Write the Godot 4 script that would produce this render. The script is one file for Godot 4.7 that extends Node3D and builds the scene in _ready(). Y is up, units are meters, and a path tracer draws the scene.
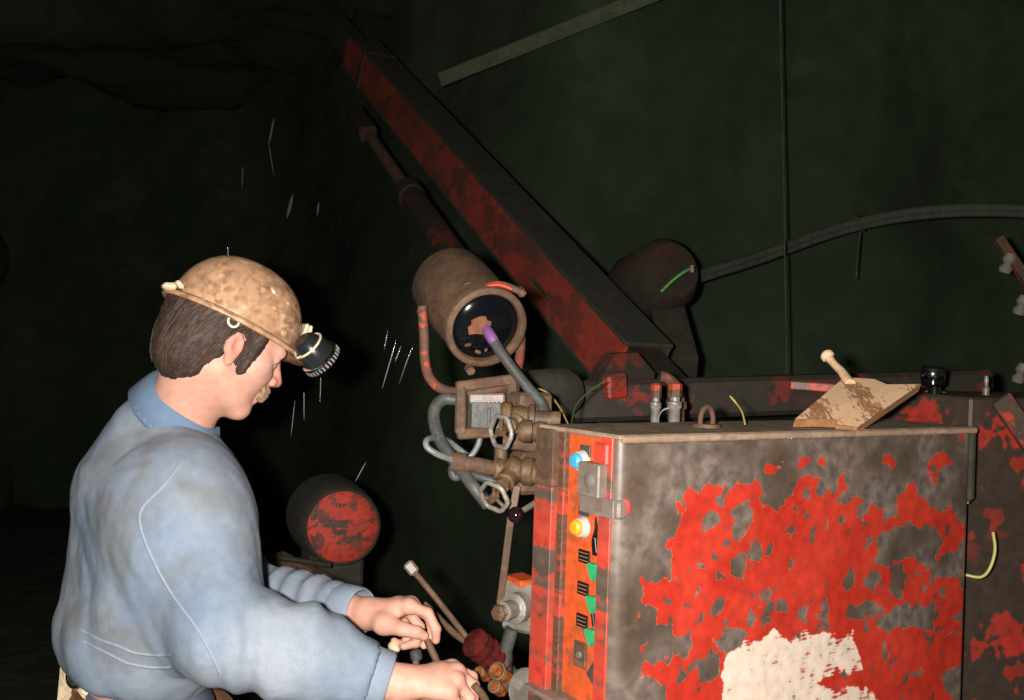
extends Node3D
# An underground drill operator at his rig, lit by one camera flash.

const FOCAL := 1000.0
var cam: Camera3D
var taken := {}
var M := {}

# ------------------------------------------------------------------ mesh building
class MB:
	var v := PackedVector3Array()
	var uv := PackedVector2Array()
	var g := PackedInt32Array()
	var gi := 1
	func tri(a: Vector3, b: Vector3, c: Vector3, gr: int, ua := Vector2.ZERO, ub := Vector2.ZERO, uc := Vector2.ZERO) -> void:
		v.append(a); v.append(b); v.append(c)
		uv.append(ua); uv.append(ub); uv.append(uc)
		g.append(gr); g.append(gr); g.append(gr)
	func quad(a: Vector3, b: Vector3, c: Vector3, d: Vector3, gr: int) -> void:
		tri(a, b, c, gr); tri(a, c, d, gr)
	func poly(pts: Array, hint: Vector3) -> void:
		var n: Vector3 = (pts[1] - pts[0]).cross(pts[2] - pts[0])
		var q := pts
		if n.dot(hint) > 0.0:
			q = pts.duplicate(); q.reverse()
		for i in range(1, q.size() - 1):
			tri(q[0], q[i], q[i + 1], -1)
	func mesh(origin: Vector3) -> ArrayMesh:
		var st := SurfaceTool.new()
		st.begin(Mesh.PRIMITIVE_TRIANGLES)
		for i in v.size():
			st.set_smooth_group(g[i])
			st.set_uv(uv[i])
			st.add_vertex(v[i] - origin)
		st.generate_normals()
		st.index()
		return st.commit()

func box(mb: MB, xf: Transform3D, size: Vector3, b := 0.003) -> void:
	var h := size * 0.5
	b = minf(b, minf(h.x, minf(h.y, h.z)) * 0.8)
	var q := {}
	for sx in [-1, 1]:
		for sy in [-1, 1]:
			for sz in [-1, 1]:
				q[Vector3i(sx, sy, sz)] = [xf * Vector3(sx * h.x, sy * (h.y - b), sz * (h.z - b)), xf * Vector3(sx * (h.x - b), sy * h.y, sz * (h.z - b)), xf * Vector3(sx * (h.x - b), sy * (h.y - b), sz * h.z)]
	for ax in 3:
		var o1 := (ax + 1) % 3
		var o2 := (ax + 2) % 3
		for s in [-1, 1]:
			var pts := []
			for c in [[-1, -1], [1, -1], [1, 1], [-1, 1]]:
				var k := Vector3i.ZERO
				k[ax] = s; k[o1] = c[0]; k[o2] = c[1]
				pts.append(q[k][ax])
			var nn := Vector3.ZERO
			nn[ax] = s
			mb.poly(pts, xf.basis * nn)
		for s1 in [-1, 1]:
			for s2 in [-1, 1]:
				var k0 := Vector3i.ZERO
				var k1 := Vector3i.ZERO
				k0[ax] = -1; k0[o1] = s1; k0[o2] = s2
				k1[ax] = 1; k1[o1] = s1; k1[o2] = s2
				var nn := Vector3.ZERO
				nn[o1] = s1; nn[o2] = s2
				mb.poly([q[k0][o1], q[k1][o1], q[k1][o2], q[k0][o2]], xf.basis * nn)
	for k in q:
		mb.poly(q[k], xf.basis * Vector3(k))

func tube(mb: MB, pts: Array, rad, sides := 10, closed := false, squash := 1.0, first_side := Vector3.ZERO) -> void:
	mb.gi += 1
	var n := pts.size()
	var rings := []
	var prev := first_side
	for i in n:
		var t: Vector3
		if closed:
			t = pts[(i + 1) % n] - pts[(i + n - 1) % n]
		else:
			t = pts[mini(i + 1, n - 1)] - pts[maxi(i - 1, 0)]
		t = t.normalized()
		if prev == Vector3.ZERO:
			prev = Vector3.UP if absf(t.y) < 0.9 else Vector3.RIGHT
		var s: Vector3 = (prev - t * prev.dot(t)).normalized()
		prev = s
		var w: Vector3 = t.cross(s)
		var r: float = rad[i] if rad is Array else rad
		var ring := PackedVector3Array()
		for k in sides:
			var a := TAU * k / sides
			ring.append(pts[i] + s * cos(a) * r + w * sin(a) * r * squash)
		rings.append(ring)
	for i in (n if closed else n - 1):
		var A: PackedVector3Array = rings[i]
		var B: PackedVector3Array = rings[(i + 1) % n]
		for k in sides:
			var k2 := (k + 1) % sides
			mb.quad(A[k], A[k2], B[k2], B[k], mb.gi)
	if not closed:
		mb.poly(Array(rings[0]), pts[0] - pts[1])
		mb.poly(Array(rings[n - 1]), pts[n - 1] - pts[n - 2])

func lathe(mb: MB, xf: Transform3D, prof: Array, sides := 20, flat := false, arc := TAU) -> void:
	mb.gi += 1
	var pd := Vector2.ZERO
	var full := arc > 6.28
	for i in prof.size() - 1:
		var d: Vector2 = (prof[i + 1] - prof[i]).normalized()
		if pd != Vector2.ZERO and d.dot(pd) < 0.8:
			mb.gi += 1
		pd = d
		for k in sides:
			var a0 := arc * k / sides
			var a1 := arc * (k + 1) / sides
			if full and k == sides - 1:
				a1 = 0.0
			var c0 := Vector3(cos(a0), 0, sin(a0))
			var c1 := Vector3(cos(a1), 0, sin(a1))
			var p00: Vector3 = xf * (c0 * prof[i].x + Vector3.UP * prof[i].y)
			var p01: Vector3 = xf * (c1 * prof[i].x + Vector3.UP * prof[i].y)
			var p10: Vector3 = xf * (c0 * prof[i + 1].x + Vector3.UP * prof[i + 1].y)
			var p11: Vector3 = xf * (c1 * prof[i + 1].x + Vector3.UP * prof[i + 1].y)
			var gr := -1 if flat else mb.gi
			if prof[i].x > 1e-5:
				mb.tri(p00, p01, p11, gr)
			if prof[i + 1].x > 1e-5:
				mb.tri(p00, p11, p10, gr)

func prism(mb: MB, xf: Transform3D, pl: Array, depth: float) -> void:
	# polygon in local x,y; extruded along local z, centred
	var c := Vector2.ZERO
	for p in pl:
		c += p
	c /= pl.size()
	var pk := PackedVector2Array(pl)
	var idx := Geometry2D.triangulate_polygon(pk)
	for s in [-0.5, 0.5]:
		for i in range(0, idx.size(), 3):
			var t := []
			for j in 3:
				var p: Vector2 = pl[idx[i + j]]
				t.append(xf * Vector3(p.x, p.y, s * depth))
			mb.poly(t, xf.basis * Vector3(0, 0, s))
	var cw := Geometry2D.is_polygon_clockwise(pk)
	for i in pl.size():
		var p: Vector2 = pl[i]
		var q: Vector2 = pl[(i + 1) % pl.size()]
		var nrm := Vector2(q.y - p.y, p.x - q.x) * (-1.0 if cw else 1.0)
		mb.poly([xf * Vector3(p.x, p.y, -depth / 2), xf * Vector3(q.x, q.y, -depth / 2), xf * Vector3(q.x, q.y, depth / 2), xf * Vector3(p.x, p.y, depth / 2)], xf.basis * Vector3(nrm.x, nrm.y, 0))

func along(p: Vector3, dir: Vector3, hint := Vector3.ZERO) -> Transform3D:
	var y := dir.normalized()
	var h := hint
	if h == Vector3.ZERO:
		h = Vector3.RIGHT if absf(y.x) < 0.9 else Vector3.UP
	var x := (h - y * h.dot(y)).normalized()
	return Transform3D(Basis(x, y, x.cross(y)), p)

func smooth(pts: Array, n := 6, closed := false) -> Array:
	var out := []
	var m := pts.size()
	for i in (m if closed else m - 1):
		var p0 = pts[(i - 1 + m) % m] if closed else pts[maxi(i - 1, 0)]
		var p1 = pts[i]
		var p2 = pts[(i + 1) % m]
		var p3 = pts[(i + 2) % m] if closed else pts[mini(i + 2, m - 1)]
		for k in n:
			var t := float(k) / n
			out.append(0.5 * (2.0 * p1 + (p2 - p0) * t + (2.0 * p0 - 5.0 * p1 + 4.0 * p2 - p3) * t * t + (3.0 * p1 - p0 - 3.0 * p2 + p3) * t * t * t))
	if not closed:
		out.append(pts[m - 1])
	return out

# ------------------------------------------------------------------ nodes
func numbered(parent: Node, called: String) -> String:
	var key := str(parent.get_instance_id()) + called
	var n: int = taken.get(key, 0)
	taken[key] = n + 1
	return called if n == 0 else "%s_%03d" % [called, n]

func base_of(v: PackedVector3Array) -> Vector3:
	var lo := v[0]
	var hi := v[0]
	for p in v:
		lo = lo.min(p); hi = hi.max(p)
	return Vector3((lo.x + hi.x) / 2, lo.y, (lo.z + hi.z) / 2)

func obj(called: String, mb: MB, m: Material, parent: Node = self) -> MeshInstance3D:
	var b := base_of(mb.v)
	return put(called, mb.mesh(b), b, m, parent)

func put(called: String, mesh: Mesh, at: Vector3, m: Material, parent: Node = self) -> MeshInstance3D:
	var o := MeshInstance3D.new()
	o.name = numbered(parent, called)
	o.mesh = mesh
	o.material_override = m
	o.cast_shadow = GeometryInstance3D.SHADOW_CASTING_SETTING_ON
	parent.add_child(o, true)
	o.global_transform = Transform3D(Basis.IDENTITY, at)
	return o

func thing(called: String, label: String, category: String, at: Vector3, group := "") -> Node3D:
	var o := Node3D.new()
	o.name = numbered(self, called)
	add_child(o, true)
	o.position = at
	tag(o, label, category, group)
	return o

func tag(o: Node, label: String, category: String, group := "") -> Node:
	o.set_meta("label", label)
	o.set_meta("category", category)
	if group != "":
		o.set_meta("group", group)
	return o

func part(called: String, m: Material, parent: Node, build: Callable) -> MeshInstance3D:
	var mb := MB.new()
	build.call(mb)
	return obj(called, mb, m, parent)

func at(x: float, y: float, d: float) -> Vector3:
	return cam.transform * Vector3((x - 512.0) / FOCAL * d, -(y - 350.0) / FOCAL * d, -d)

func path(l: Array) -> Array:
	var out := []
	for p in l:
		out.append(at(p[0], p[1], p[2]))
	return out

# ------------------------------------------------------------------ materials
func noise_bytes(size: int, seed_: int, freq: float, octaves := 4, ridged := false) -> PackedByteArray:
	var n := FastNoiseLite.new()
	n.seed = seed_
	n.noise_type = FastNoiseLite.TYPE_SIMPLEX_SMOOTH
	n.frequency = freq
	n.fractal_type = FastNoiseLite.FRACTAL_RIDGED if ridged else FastNoiseLite.FRACTAL_FBM
	n.fractal_octaves = octaves
	var im := n.get_seamless_image(size, size)
	im.convert(Image.FORMAT_L8)
	return im.get_data()

func std(c: Color, rough := 0.6, metal := 0.0) -> StandardMaterial3D:
	var m := StandardMaterial3D.new()
	m.albedo_color = c
	m.roughness = rough
	m.metallic = metal
	m.cull_mode = BaseMaterial3D.CULL_DISABLED
	return m

func tri_mat(img: Image, height: Image, repeat: float, rough: float, metal := 0.0, relief := 0.05) -> StandardMaterial3D:
	var m := std(Color.WHITE, rough, metal)
	m.albedo_texture = ImageTexture.create_from_image(img)
	m.uv1_triplanar = true
	m.uv1_scale = Vector3.ONE * repeat
	if height:
		m.heightmap_enabled = true
		m.heightmap_texture = ImageTexture.create_from_image(height)
		m.heightmap_scale = relief
	return m

# two layers of matter: `top` lies over `under` where the noise is above `cover`; both mottled towards `dirt`
func layered(under: Color, top: Color, dirt: Color, cover: float, seed_: int, repeat := 3.0, rough := 0.6, relief := 0.06, freq := 0.012, dirt_amount := 0.6, metal := 0.0) -> StandardMaterial3D:
	var s := 256
	var a := noise_bytes(s, seed_, freq, 5)
	var b := noise_bytes(s, seed_ + 7, 0.05, 4)
	var c := noise_bytes(s, seed_ + 13, 0.009, 3)
	var rgb := PackedByteArray()
	rgb.resize(s * s * 3)
	var hb := PackedByteArray()
	hb.resize(s * s)
	for i in s * s:
		var f := (a[i] * 0.75 + b[i] * 0.25) / 255.0
		var mot := b[i] / 255.0
		var t := clampf((f - cover) * 22.0 + 0.5, 0.0, 1.0)
		var col := under.lerp(top, t)
		var dd := clampf((c[i] / 255.0 + mot * 0.7 - 0.75) * 1.6, 0.0, 1.0) * dirt_amount
		col = col.lerp(dirt, dd)
		var k := 0.82 + mot * 0.36
		rgb[i * 3] = int(clampf(col.r * k, 0, 1) * 255)
		rgb[i * 3 + 1] = int(clampf(col.g * k, 0, 1) * 255)
		rgb[i * 3 + 2] = int(clampf(col.b * k, 0, 1) * 255)
		hb[i] = int(clampf(0.25 + t * 0.35 + (mot - 0.5) * 0.6, 0, 1) * 255)
	return tri_mat(Image.create_from_data(s, s, false, Image.FORMAT_RGB8, rgb), Image.create_from_data(s, s, false, Image.FORMAT_L8, hb), repeat, rough, metal, relief)

# ------------------------------------------------------------------ rounded bodies: distance fields meshed as surface nets
class Prim:
	var kind := 0
	var a: Vector3
	var ba: Vector3
	var l2 := 1.0
	var r0 := 0.0
	var dr := 0.0
	var inv: Basis
	var rad: Vector3
	var k := 0.02
	var sub := false
	var reach := 0.0
	func d(p: Vector3) -> float:
		if kind == 0:
			var pa := p - a
			var t := clampf(pa.dot(ba) / l2, 0.0, 1.0)
			return (pa - ba * t).length() - (r0 + dr * t)
		elif kind == 1:
			var q := inv * (p - a)
			var e := q / rad
			var k0 := e.length()
			if k0 < 1e-4:
				return -minf(rad.x, minf(rad.y, rad.z))
			return k0 * (k0 - 1.0) / (e / rad).length()
		var w := p - a
		var h := w.dot(ba)
		return maxf(maxf(-h, h - dr), (w - ba * h).length() - r0)

func cap(a: Vector3, b: Vector3, ra: float, rb: float, k := 0.02, sub := false) -> Prim:
	var q := Prim.new()
	q.a = a; q.ba = b - a; q.l2 = maxf(q.ba.length_squared(), 1e-8)
	q.r0 = ra; q.dr = rb - ra; q.k = k; q.sub = sub
	return q

func ell(c: Vector3, bs: Basis, r: Vector3, k := 0.02, sub := false) -> Prim:
	var q := Prim.new()
	q.kind = 1; q.a = c; q.inv = bs.transposed(); q.rad = r; q.k = k; q.sub = sub
	return q

func cut(c: Vector3, dir: Vector3, r: float, length: float, k := 0.004) -> Prim:
	var q := Prim.new()
	q.kind = 2; q.a = c; q.ba = dir.normalized(); q.r0 = r; q.dr = length; q.k = k; q.sub = true
	return q

func field(prims: Array, p: Vector3) -> float:
	var acc := 10.0
	for q: Prim in prims:
		var d := q.d(p)
		if q.sub:
			d = -d
			var h := maxf(q.k - absf(acc - d), 0.0) / q.k
			acc = maxf(acc, d) + h * h * q.k * 0.25
		else:
			var h := maxf(q.k - absf(acc - d), 0.0) / q.k
			acc = minf(acc, d) - h * h * q.k * 0.25
	return acc

func nets(prims: Array, cell: float, disp = null, lo_cut := Vector3(-99, -99, -99), hi_cut := Vector3(99, 99, 99)) -> Array:
	var lo := Vector3.ONE * 99
	var hi := Vector3.ONE * -99
	for q: Prim in prims:
		if q.sub:
			continue
		var e: Vector3
		if q.kind == 0:
			var r := maxf(q.r0, q.r0 + q.dr)
			lo = lo.min((q.a).min(q.a + q.ba) - Vector3.ONE * r); hi = hi.max((q.a).max(q.a + q.ba) + Vector3.ONE * r)
		else:
			var r := maxf(q.rad.x, maxf(q.rad.y, q.rad.z))
			lo = lo.min(q.a - Vector3.ONE * r); hi = hi.max(q.a + Vector3.ONE * r)
	lo = lo.max(lo_cut) - Vector3.ONE * cell * 4
	hi = hi.min(hi_cut) + Vector3.ONE * cell * 4
	var B := 6
	var nb := Vector3i(((hi - lo) / (cell * B)).ceil())
	var nx := nb.x * B + 1
	var ny := nb.y * B + 1
	var nz := nb.z * B + 1
	var val := PackedFloat32Array()
	val.resize(nx * ny * nz)
	val.fill(1.0)
	var has_disp := disp != null
	var half := cell * B * 0.5
	var R := half * 1.7321 + cell * 2.0 + (0.012 if has_disp else 0.0)
	var active := []
	for bz in nb.z:
		for by in nb.y:
			for bx in nb.x:
				var c := lo + Vector3(bx, by, bz) * cell * B + Vector3.ONE * half
				var near := []
				for q: Prim in prims:
					if q.d(c) < R * 1.5 + q.k:
						near.append(q)
				var dc := field(near, c) if near.size() > 0 else 1.0
				if absf(dc) > R * 1.35:
					if dc < 0.0:
						for k in B:
							for j in B:
								var o := (bx * B) + nx * ((by * B + j) + ny * (bz * B + k))
								for i in B:
									val[o + i] = dc
					continue
				active.append(Vector3i(bx, by, bz))
				for k in B:
					for j in B:
						var o := (bx * B) + nx * ((by * B + j) + ny * (bz * B + k))
						var p := lo + Vector3(bx * B, by * B + j, bz * B + k) * cell
						for i in B:
							var dv := field(near, p)
							if has_disp and absf(dv) < 0.03:
								dv += disp.call(p)
							val[o + i] = dv
							p.x += cell
	var id := PackedInt32Array()
	id.resize(nx * ny * nz)
	id.fill(-1)
	var verts := PackedVector3Array()
	var offs := [0, 1, nx, nx + 1, nx * ny, nx * ny + 1, nx * ny + nx, nx * ny + nx + 1]
	var edges := [[0, 1], [2, 3], [4, 5], [6, 7], [0, 2], [1, 3], [4, 6], [5, 7], [0, 4], [1, 5], [2, 6], [3, 7]]
	var cells := PackedInt32Array()
	for b: Vector3i in active:
		for k in B:
			for j in B:
				for i in B:
					var x := b.x * B + i
					var y := b.y * B + j
					var z := b.z * B + k
					if x >= nx - 1 or y >= ny - 1 or z >= nz - 1:
						continue
					var o := x + nx * (y + ny * z)
					var m := 0
					for e in 8:
						if val[o + offs[e]] < 0.0:
							m |= 1 << e
					if m == 0 or m == 255:
						continue
					var s := Vector3.ZERO
					var cnt := 0
					for e in edges:
						var e0: int = e[0]
						var e1: int = e[1]
						if ((m >> e0) & 1) != ((m >> e1) & 1):
							var v0 := val[o + offs[e0]]
							var v1 := val[o + offs[e1]]
							var t := v0 / (v0 - v1)
							s += Vector3(e0 & 1, (e0 >> 1) & 1, (e0 >> 2) & 1).lerp(Vector3(e1 & 1, (e1 >> 1) & 1, (e1 >> 2) & 1), t)
							cnt += 1
					id[o] = verts.size()
					verts.append(lo + (Vector3(x, y, z) + s / cnt) * cell)
					cells.append(o)
	var idx := PackedInt32Array()
	var st := [1, nx, nx * ny]
	for o in cells:
		for ax in 3:
			var s0 := val[o] < 0.0
			var s1 := val[o + st[ax]] < 0.0
			if s0 == s1:
				continue
			var u: int = st[(ax + 1) % 3]
			var w: int = st[(ax + 2) % 3]
			var a := id[o]
			var bb := id[o - u] if o - u >= 0 else -1
			var c := id[o - u - w] if o - u - w >= 0 else -1
			var d := id[o - w] if o - w >= 0 else -1
			if bb < 0 or c < 0 or d < 0:
				continue
			if s0:
				idx.append_array([a, d, c, a, c, bb])
			else:
				idx.append_array([a, bb, c, a, c, d])
	return [verts, idx]

func net_mesh(parts: Array, origin: Vector3, color = null) -> ArrayMesh:
	var V := PackedVector3Array()
	var I := PackedInt32Array()
	for q in parts:
		var off := V.size()
		V.append_array(q[0])
		for i in q[1]:
			I.append(i + off)
	var N := PackedVector3Array()
	N.resize(V.size())
	for i in range(0, I.size(), 3):
		var n := (V[I[i + 2]] - V[I[i]]).cross(V[I[i + 1]] - V[I[i]])
		N[I[i]] += n; N[I[i + 1]] += n; N[I[i + 2]] += n
	for i in N.size():
		N[i] = N[i].normalized()
	var arr := []
	arr.resize(Mesh.ARRAY_MAX)
	if color != null:
		var C := PackedColorArray()
		C.resize(V.size())
		for i in V.size():
			C[i] = color.call(V[i])
		arr[Mesh.ARRAY_COLOR] = C
	for i in V.size():
		V[i] -= origin
	arr[Mesh.ARRAY_VERTEX] = V
	arr[Mesh.ARRAY_NORMAL] = N
	arr[Mesh.ARRAY_INDEX] = I
	var am := ArrayMesh.new()
	am.add_surface_from_arrays(Mesh.PRIMITIVE_TRIANGLES, arr)
	return am

func grad(prims: Array, p: Vector3) -> Vector3:
	var e := 0.002
	var d := field(prims, p)
	return Vector3(field(prims, p + Vector3(e, 0, 0)) - d, field(prims, p + Vector3(0, e, 0)) - d, field(prims, p + Vector3(0, 0, e)) - d).normalized()

func settle(prims: Array, p: Vector3, lift := 0.0) -> Vector3:
	for i in 4:
		p -= grad(prims, p) * (field(prims, p) - lift)
	return p

# ------------------------------------------------------------------ the scene
func _ready() -> void:
	cam = Camera3D.new()
	cam.name = "camera"
	add_child(cam)
	cam.position = Vector3(0, 1.5, 0)
	cam.rotation = Vector3(0, 0, deg_to_rad(1.9))
	cam.fov = rad_to_deg(2.0 * atan(350.0 / FOCAL))
	cam.near = 0.02
	cam.far = 60.0
	cam.current = true

	var we := WorldEnvironment.new()
	we.name = "environment"
	var env := Environment.new()
	env.background_mode = Environment.BG_COLOR
	env.background_color = Color.BLACK
	env.tonemap_mode = Environment.TONE_MAPPER_LINEAR
	env.tonemap_exposure = 1.0
	env.sdfgi_enabled = true
	env.ssao_enabled = true
	env.ssil_enabled = true
	we.environment = env
	add_child(we)

	# the camera's flash tube, to the left of the lens
	var flash := OmniLight3D.new()
	flash.name = "camera_flash"
	add_child(flash)
	flash.position = cam.transform * Vector3(-0.075, 0.02, 0.01)
	flash.light_color = Color(1.0, 0.97, 0.93)
	flash.light_energy = 7.4
	flash.light_size = 0.022
	flash.omni_range = 30.0
	flash.omni_attenuation = 2.0
	flash.shadow_enabled = true

	materials()
	cavern()
	cabinet()
	rig()
	boom()
	work_light()
	valves()
	lever_bank()
	background_things()
	worker()
	water()

func materials() -> void:
	var rust := Color8(86, 62, 47)
	var mud := Color8(62, 52, 42)
	M.rock = layered(Color8(48, 63, 43), Color8(53, 68, 48), Color8(43, 55, 38), 0.52, 3, 0.35, 0.95, 1.2, 0.012, 0.7)
	M.floor = layered(Color8(52, 50, 42), Color8(66, 62, 50), Color8(40, 36, 30), 0.5, 5, 0.5, 0.9, 1.0)
	M.chip = layered(Color8(92, 78, 68), Color8(196, 64, 48), Color8(96, 72, 60), 0.42, 11, 2.6, 0.5, 0.05, 0.014, 0.35)
	M.chip_orange = layered(Color8(120, 84, 62), Color8(208, 84, 38), Color8(96, 70, 54), 0.33, 12, 4.0, 0.5, 0.04, 0.014, 0.3)
	M.chip_dark = layered(Color8(46, 40, 33), Color8(128, 38, 25), Color8(42, 36, 30), 0.7, 14, 1.7, 0.7, 0.06, 0.014, 0.7)
	M.chip_some = layered(Color8(66, 54, 46), Color8(180, 50, 36), Color8(56, 46, 38), 0.64, 15, 2.2, 0.6, 0.06, 0.012, 0.45)
	M.boom_red = layered(Color8(96, 46, 34), Color8(146, 52, 36), Color8(66, 46, 36), 0.44, 17, 1.1, 0.85, 0.08, 0.014, 0.8)
	M.muddy = layered(Color8(48, 46, 38), Color8(60, 56, 45), Color8(38, 36, 30), 0.5, 19, 2.0, 0.9, 0.15)
	M.bare = layered(Color8(118, 104, 98), Color8(138, 124, 116), Color8(84, 72, 64), 0.5, 21, 3.0, 0.42, 0.03, 0.012, 0.5)
	M.rusty = layered(rust, Color8(104, 78, 58), mud, 0.5, 23, 5.0, 0.75, 0.08)
	M.rusty_red = layered(rust, Color8(178, 62, 42), mud, 0.62, 25, 6.0, 0.7, 0.06)
	M.brass = layered(Color8(88, 66, 46), Color8(116, 88, 60), Color8(52, 42, 34), 0.5, 27, 8.0, 0.6, 0.05, 0.012, 0.8)
	M.steel = layered(Color8(128, 124, 118), Color8(150, 146, 138), Color8(84, 74, 64), 0.5, 29, 8.0, 0.45, 0.03, 0.012, 0.7, 0.2)
	M.motor = layered(Color8(44, 40, 32), Color8(72, 36, 26), Color8(40, 38, 30), 0.6, 47, 2.0, 0.9, 0.05)
	M.greasy_orange = layered(Color8(70, 44, 26), Color8(176, 92, 34), Color8(60, 40, 26), 0.45, 49, 12.0, 0.4, 0.05, 0.014, 0.9)
	M.strap = layered(Color8(78, 88, 66), Color8(88, 96, 74), Color8(66, 72, 56), 0.5, 48, 3.0, 0.9, 0.03)
	M.dusty = layered(Color8(150, 124, 104), Color8(172, 146, 124), Color8(118, 96, 80), 0.5, 43, 4.0, 0.8, 0.03)
	M.old_hose = layered(Color8(58, 64, 54), Color8(66, 72, 62), Color8(50, 52, 44), 0.5, 45, 3.0, 0.9, 0.03)
	M.bright = std(Color8(196, 192, 186), 0.3, 0.2)
	M.chrome = std(Color8(200, 202, 206), 0.12, 1.0)
	M.rubber = layered(Color8(62, 64, 64), Color8(78, 80, 80), Color8(70, 62, 52), 0.5, 31, 6.0, 0.55, 0.03)
	M.dark_rubber = layered(Color8(38, 38, 38), Color8(48, 46, 44), Color8(52, 46, 40), 0.5, 33, 6.0, 0.5, 0.03)
	M.grey_hose = layered(Color8(104, 112, 114), Color8(124, 132, 134), Color8(80, 76, 68), 0.5, 35, 6.0, 0.45, 0.03)
	M.black = std(Color8(20, 18, 18), 0.35)
	M.black_gloss = std(Color8(12, 14, 18), 0.12)
	M.wood = layered(Color8(214, 176, 142), Color8(226, 192, 158), Color8(196, 158, 124), 0.5, 37, 5.0, 0.75, 0.03)
	M.wood_edge = layered(Color8(150, 104, 66), Color8(172, 124, 82), Color8(112, 78, 52), 0.5, 39, 9.0, 0.8, 0.03)
	M.cream = layered(Color8(196, 178, 150), Color8(214, 198, 172), Color8(150, 128, 100), 0.5, 41, 7.0, 0.6, 0.03)

# ------------------------------------------------------------------ the mine
func sheet(called: String, o: Vector3, ux: Vector3, uy: Vector3, lx: float, ly: float, step: float, inward: Vector3, seed_: int, amp: float, m: Material, warp = null) -> void:
	var n := FastNoiseLite.new()
	n.seed = seed_
	n.frequency = 0.55
	n.fractal_octaves = 5
	n.noise_type = FastNoiseLite.TYPE_SIMPLEX_SMOOTH
	var cx := int(lx / step)
	var cy := int(ly / step)
	var fr := []
	for j in cy + 1:
		for i in cx + 1:
			var p := o + ux * (i * step) + uy * (j * step)
			if (warp != null):
				p = warp.call(p)
			fr.append(p + inward * n.get_noise_3dv(p) * amp)
	var mb := MB.new()
	for j in cy:
		for i in cx:
			var k := j * (cx + 1) + i
			mb.quad(fr[k], fr[k + 1], fr[k + cx + 2], fr[k + cx + 1], 1)
	# rock behind the face
	var back := -inward * 0.8
	var a: Vector3 = fr[0]
	var b: Vector3 = fr[cx]
	var c: Vector3 = fr[cy * (cx + 1) + cx]
	var d: Vector3 = fr[cy * (cx + 1)]
	var bulk := Vector3.ZERO
	if not (warp != null):
		mb.poly([a + back, b + back, c + back, d + back], -inward)
		mb.poly([a, b, b + back, a + back], a - d)
		mb.poly([c, d, d + back, c + back], d - a)
		mb.poly([a, d, d + back, a + back], a - b)
		mb.poly([b, c, c + back, b + back], b - a)
	var s := obj(called, mb, m)
	s.set_meta("kind", "structure")

func cavern() -> void:
	sheet("floor", Vector3(-6, -0.05, 3.4), Vector3.RIGHT, Vector3.FORWARD, 12.4, 16.4, 0.2, Vector3.UP, 2, 0.05, M.floor)
	sheet("ceiling", Vector3(-6, 3.75, 3.4), Vector3.RIGHT, Vector3.FORWARD, 12.4, 16.4, 0.15, Vector3.DOWN, 4, 0.5, M.rock)
	sheet("wall_left", Vector3(-4.6, -0.3, 3.4), Vector3.FORWARD, Vector3.UP, 16.4, 4.6, 0.15, Vector3.RIGHT, 6, 0.5, M.rock)
	sheet("wall_right", Vector3(4.4, -0.3, 3.4), Vector3.FORWARD, Vector3.UP, 16.4, 4.6, 0.15, Vector3.LEFT, 8, 0.5, M.rock)
	sheet("wall_front", Vector3(-6, -0.3, 3.2), Vector3.RIGHT, Vector3.UP, 12.4, 4.6, 0.2, Vector3.FORWARD, 10, 0.4, M.rock)
	sheet("wall_back", Vector3(-6, -0.3, -5.0), Vector3.RIGHT, Vector3.UP, 12.4, 4.6, 0.12, Vector3.BACK, 12, 0.45, M.rock, func(p: Vector3) -> Vector3: return p + Vector3(0, 0, -4.0 * smoothstep(0.4, -2.6, p.x)))

# ------------------------------------------------------------------ control cabinet
const RED_PAINT: Array = [41, 208, 51, 203, 60, 215, 85, 221, 106, 216, 119, 224, 111, 194, 115, 175, 104, 164, 120, 149, 124, 130, 137, 121, 138, 98, 144, 82, 193, 75, 218, 76, 217, 96, 203, 105, 222, 113, 235, 90, 263, 78, 312, 73, 319, 91, 306, 108, 324, 122, 370, 129, 374, 111, 399, 80, 441, 75, 480, 99, 502, 96, 518, 71, 525, 97, 508, 111, 554, 113, 590, 134, 614, 143, 651, 153, 675, 147, 668, 127, 698, 113, 704, 94, 730, 103, 737, 123, 770, 132, 778, 153, 844, 149, 862, 166, 846, 177, 895, 189, 896, 205, 856, 243, 836, 245, 783, 245, 822, 232, 801, 214, 800, 194, 727, 177, 640, 183, 611, 196, 630, 217, 601, 241, 632, 247, 680, 240, 770, 256, 785, 289, 887, 287, 897, 354, 871, 375, 900, 408, 831, 395, 797, 395, 794, 338, 685, 326, 649, 349, 662, 366, 907, 404, 910, 454, 904, 470, 822, 483, 866, 535, 898, 610, 860, 684, 115, 512, 121, 454, 102, 410, 100, 380, 74, 366, 54, 366, 53, 350, 99, 354, 164, 337, 158, 313, 119, 311, 96, 286, 87, 266, 61, 253, 56, 234, 42, 223]
const WHITE_PAINT: Array = [228, 447, 232, 431, 233, 356, 290, 347, 314, 333, 359, 335, 391, 350, 454, 347, 555, 368, 586, 402, 588, 432, 547, 434, 502, 427, 459, 442, 503, 456, 595, 463, 632, 484, 658, 519, 599, 540, 239, 469]
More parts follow.
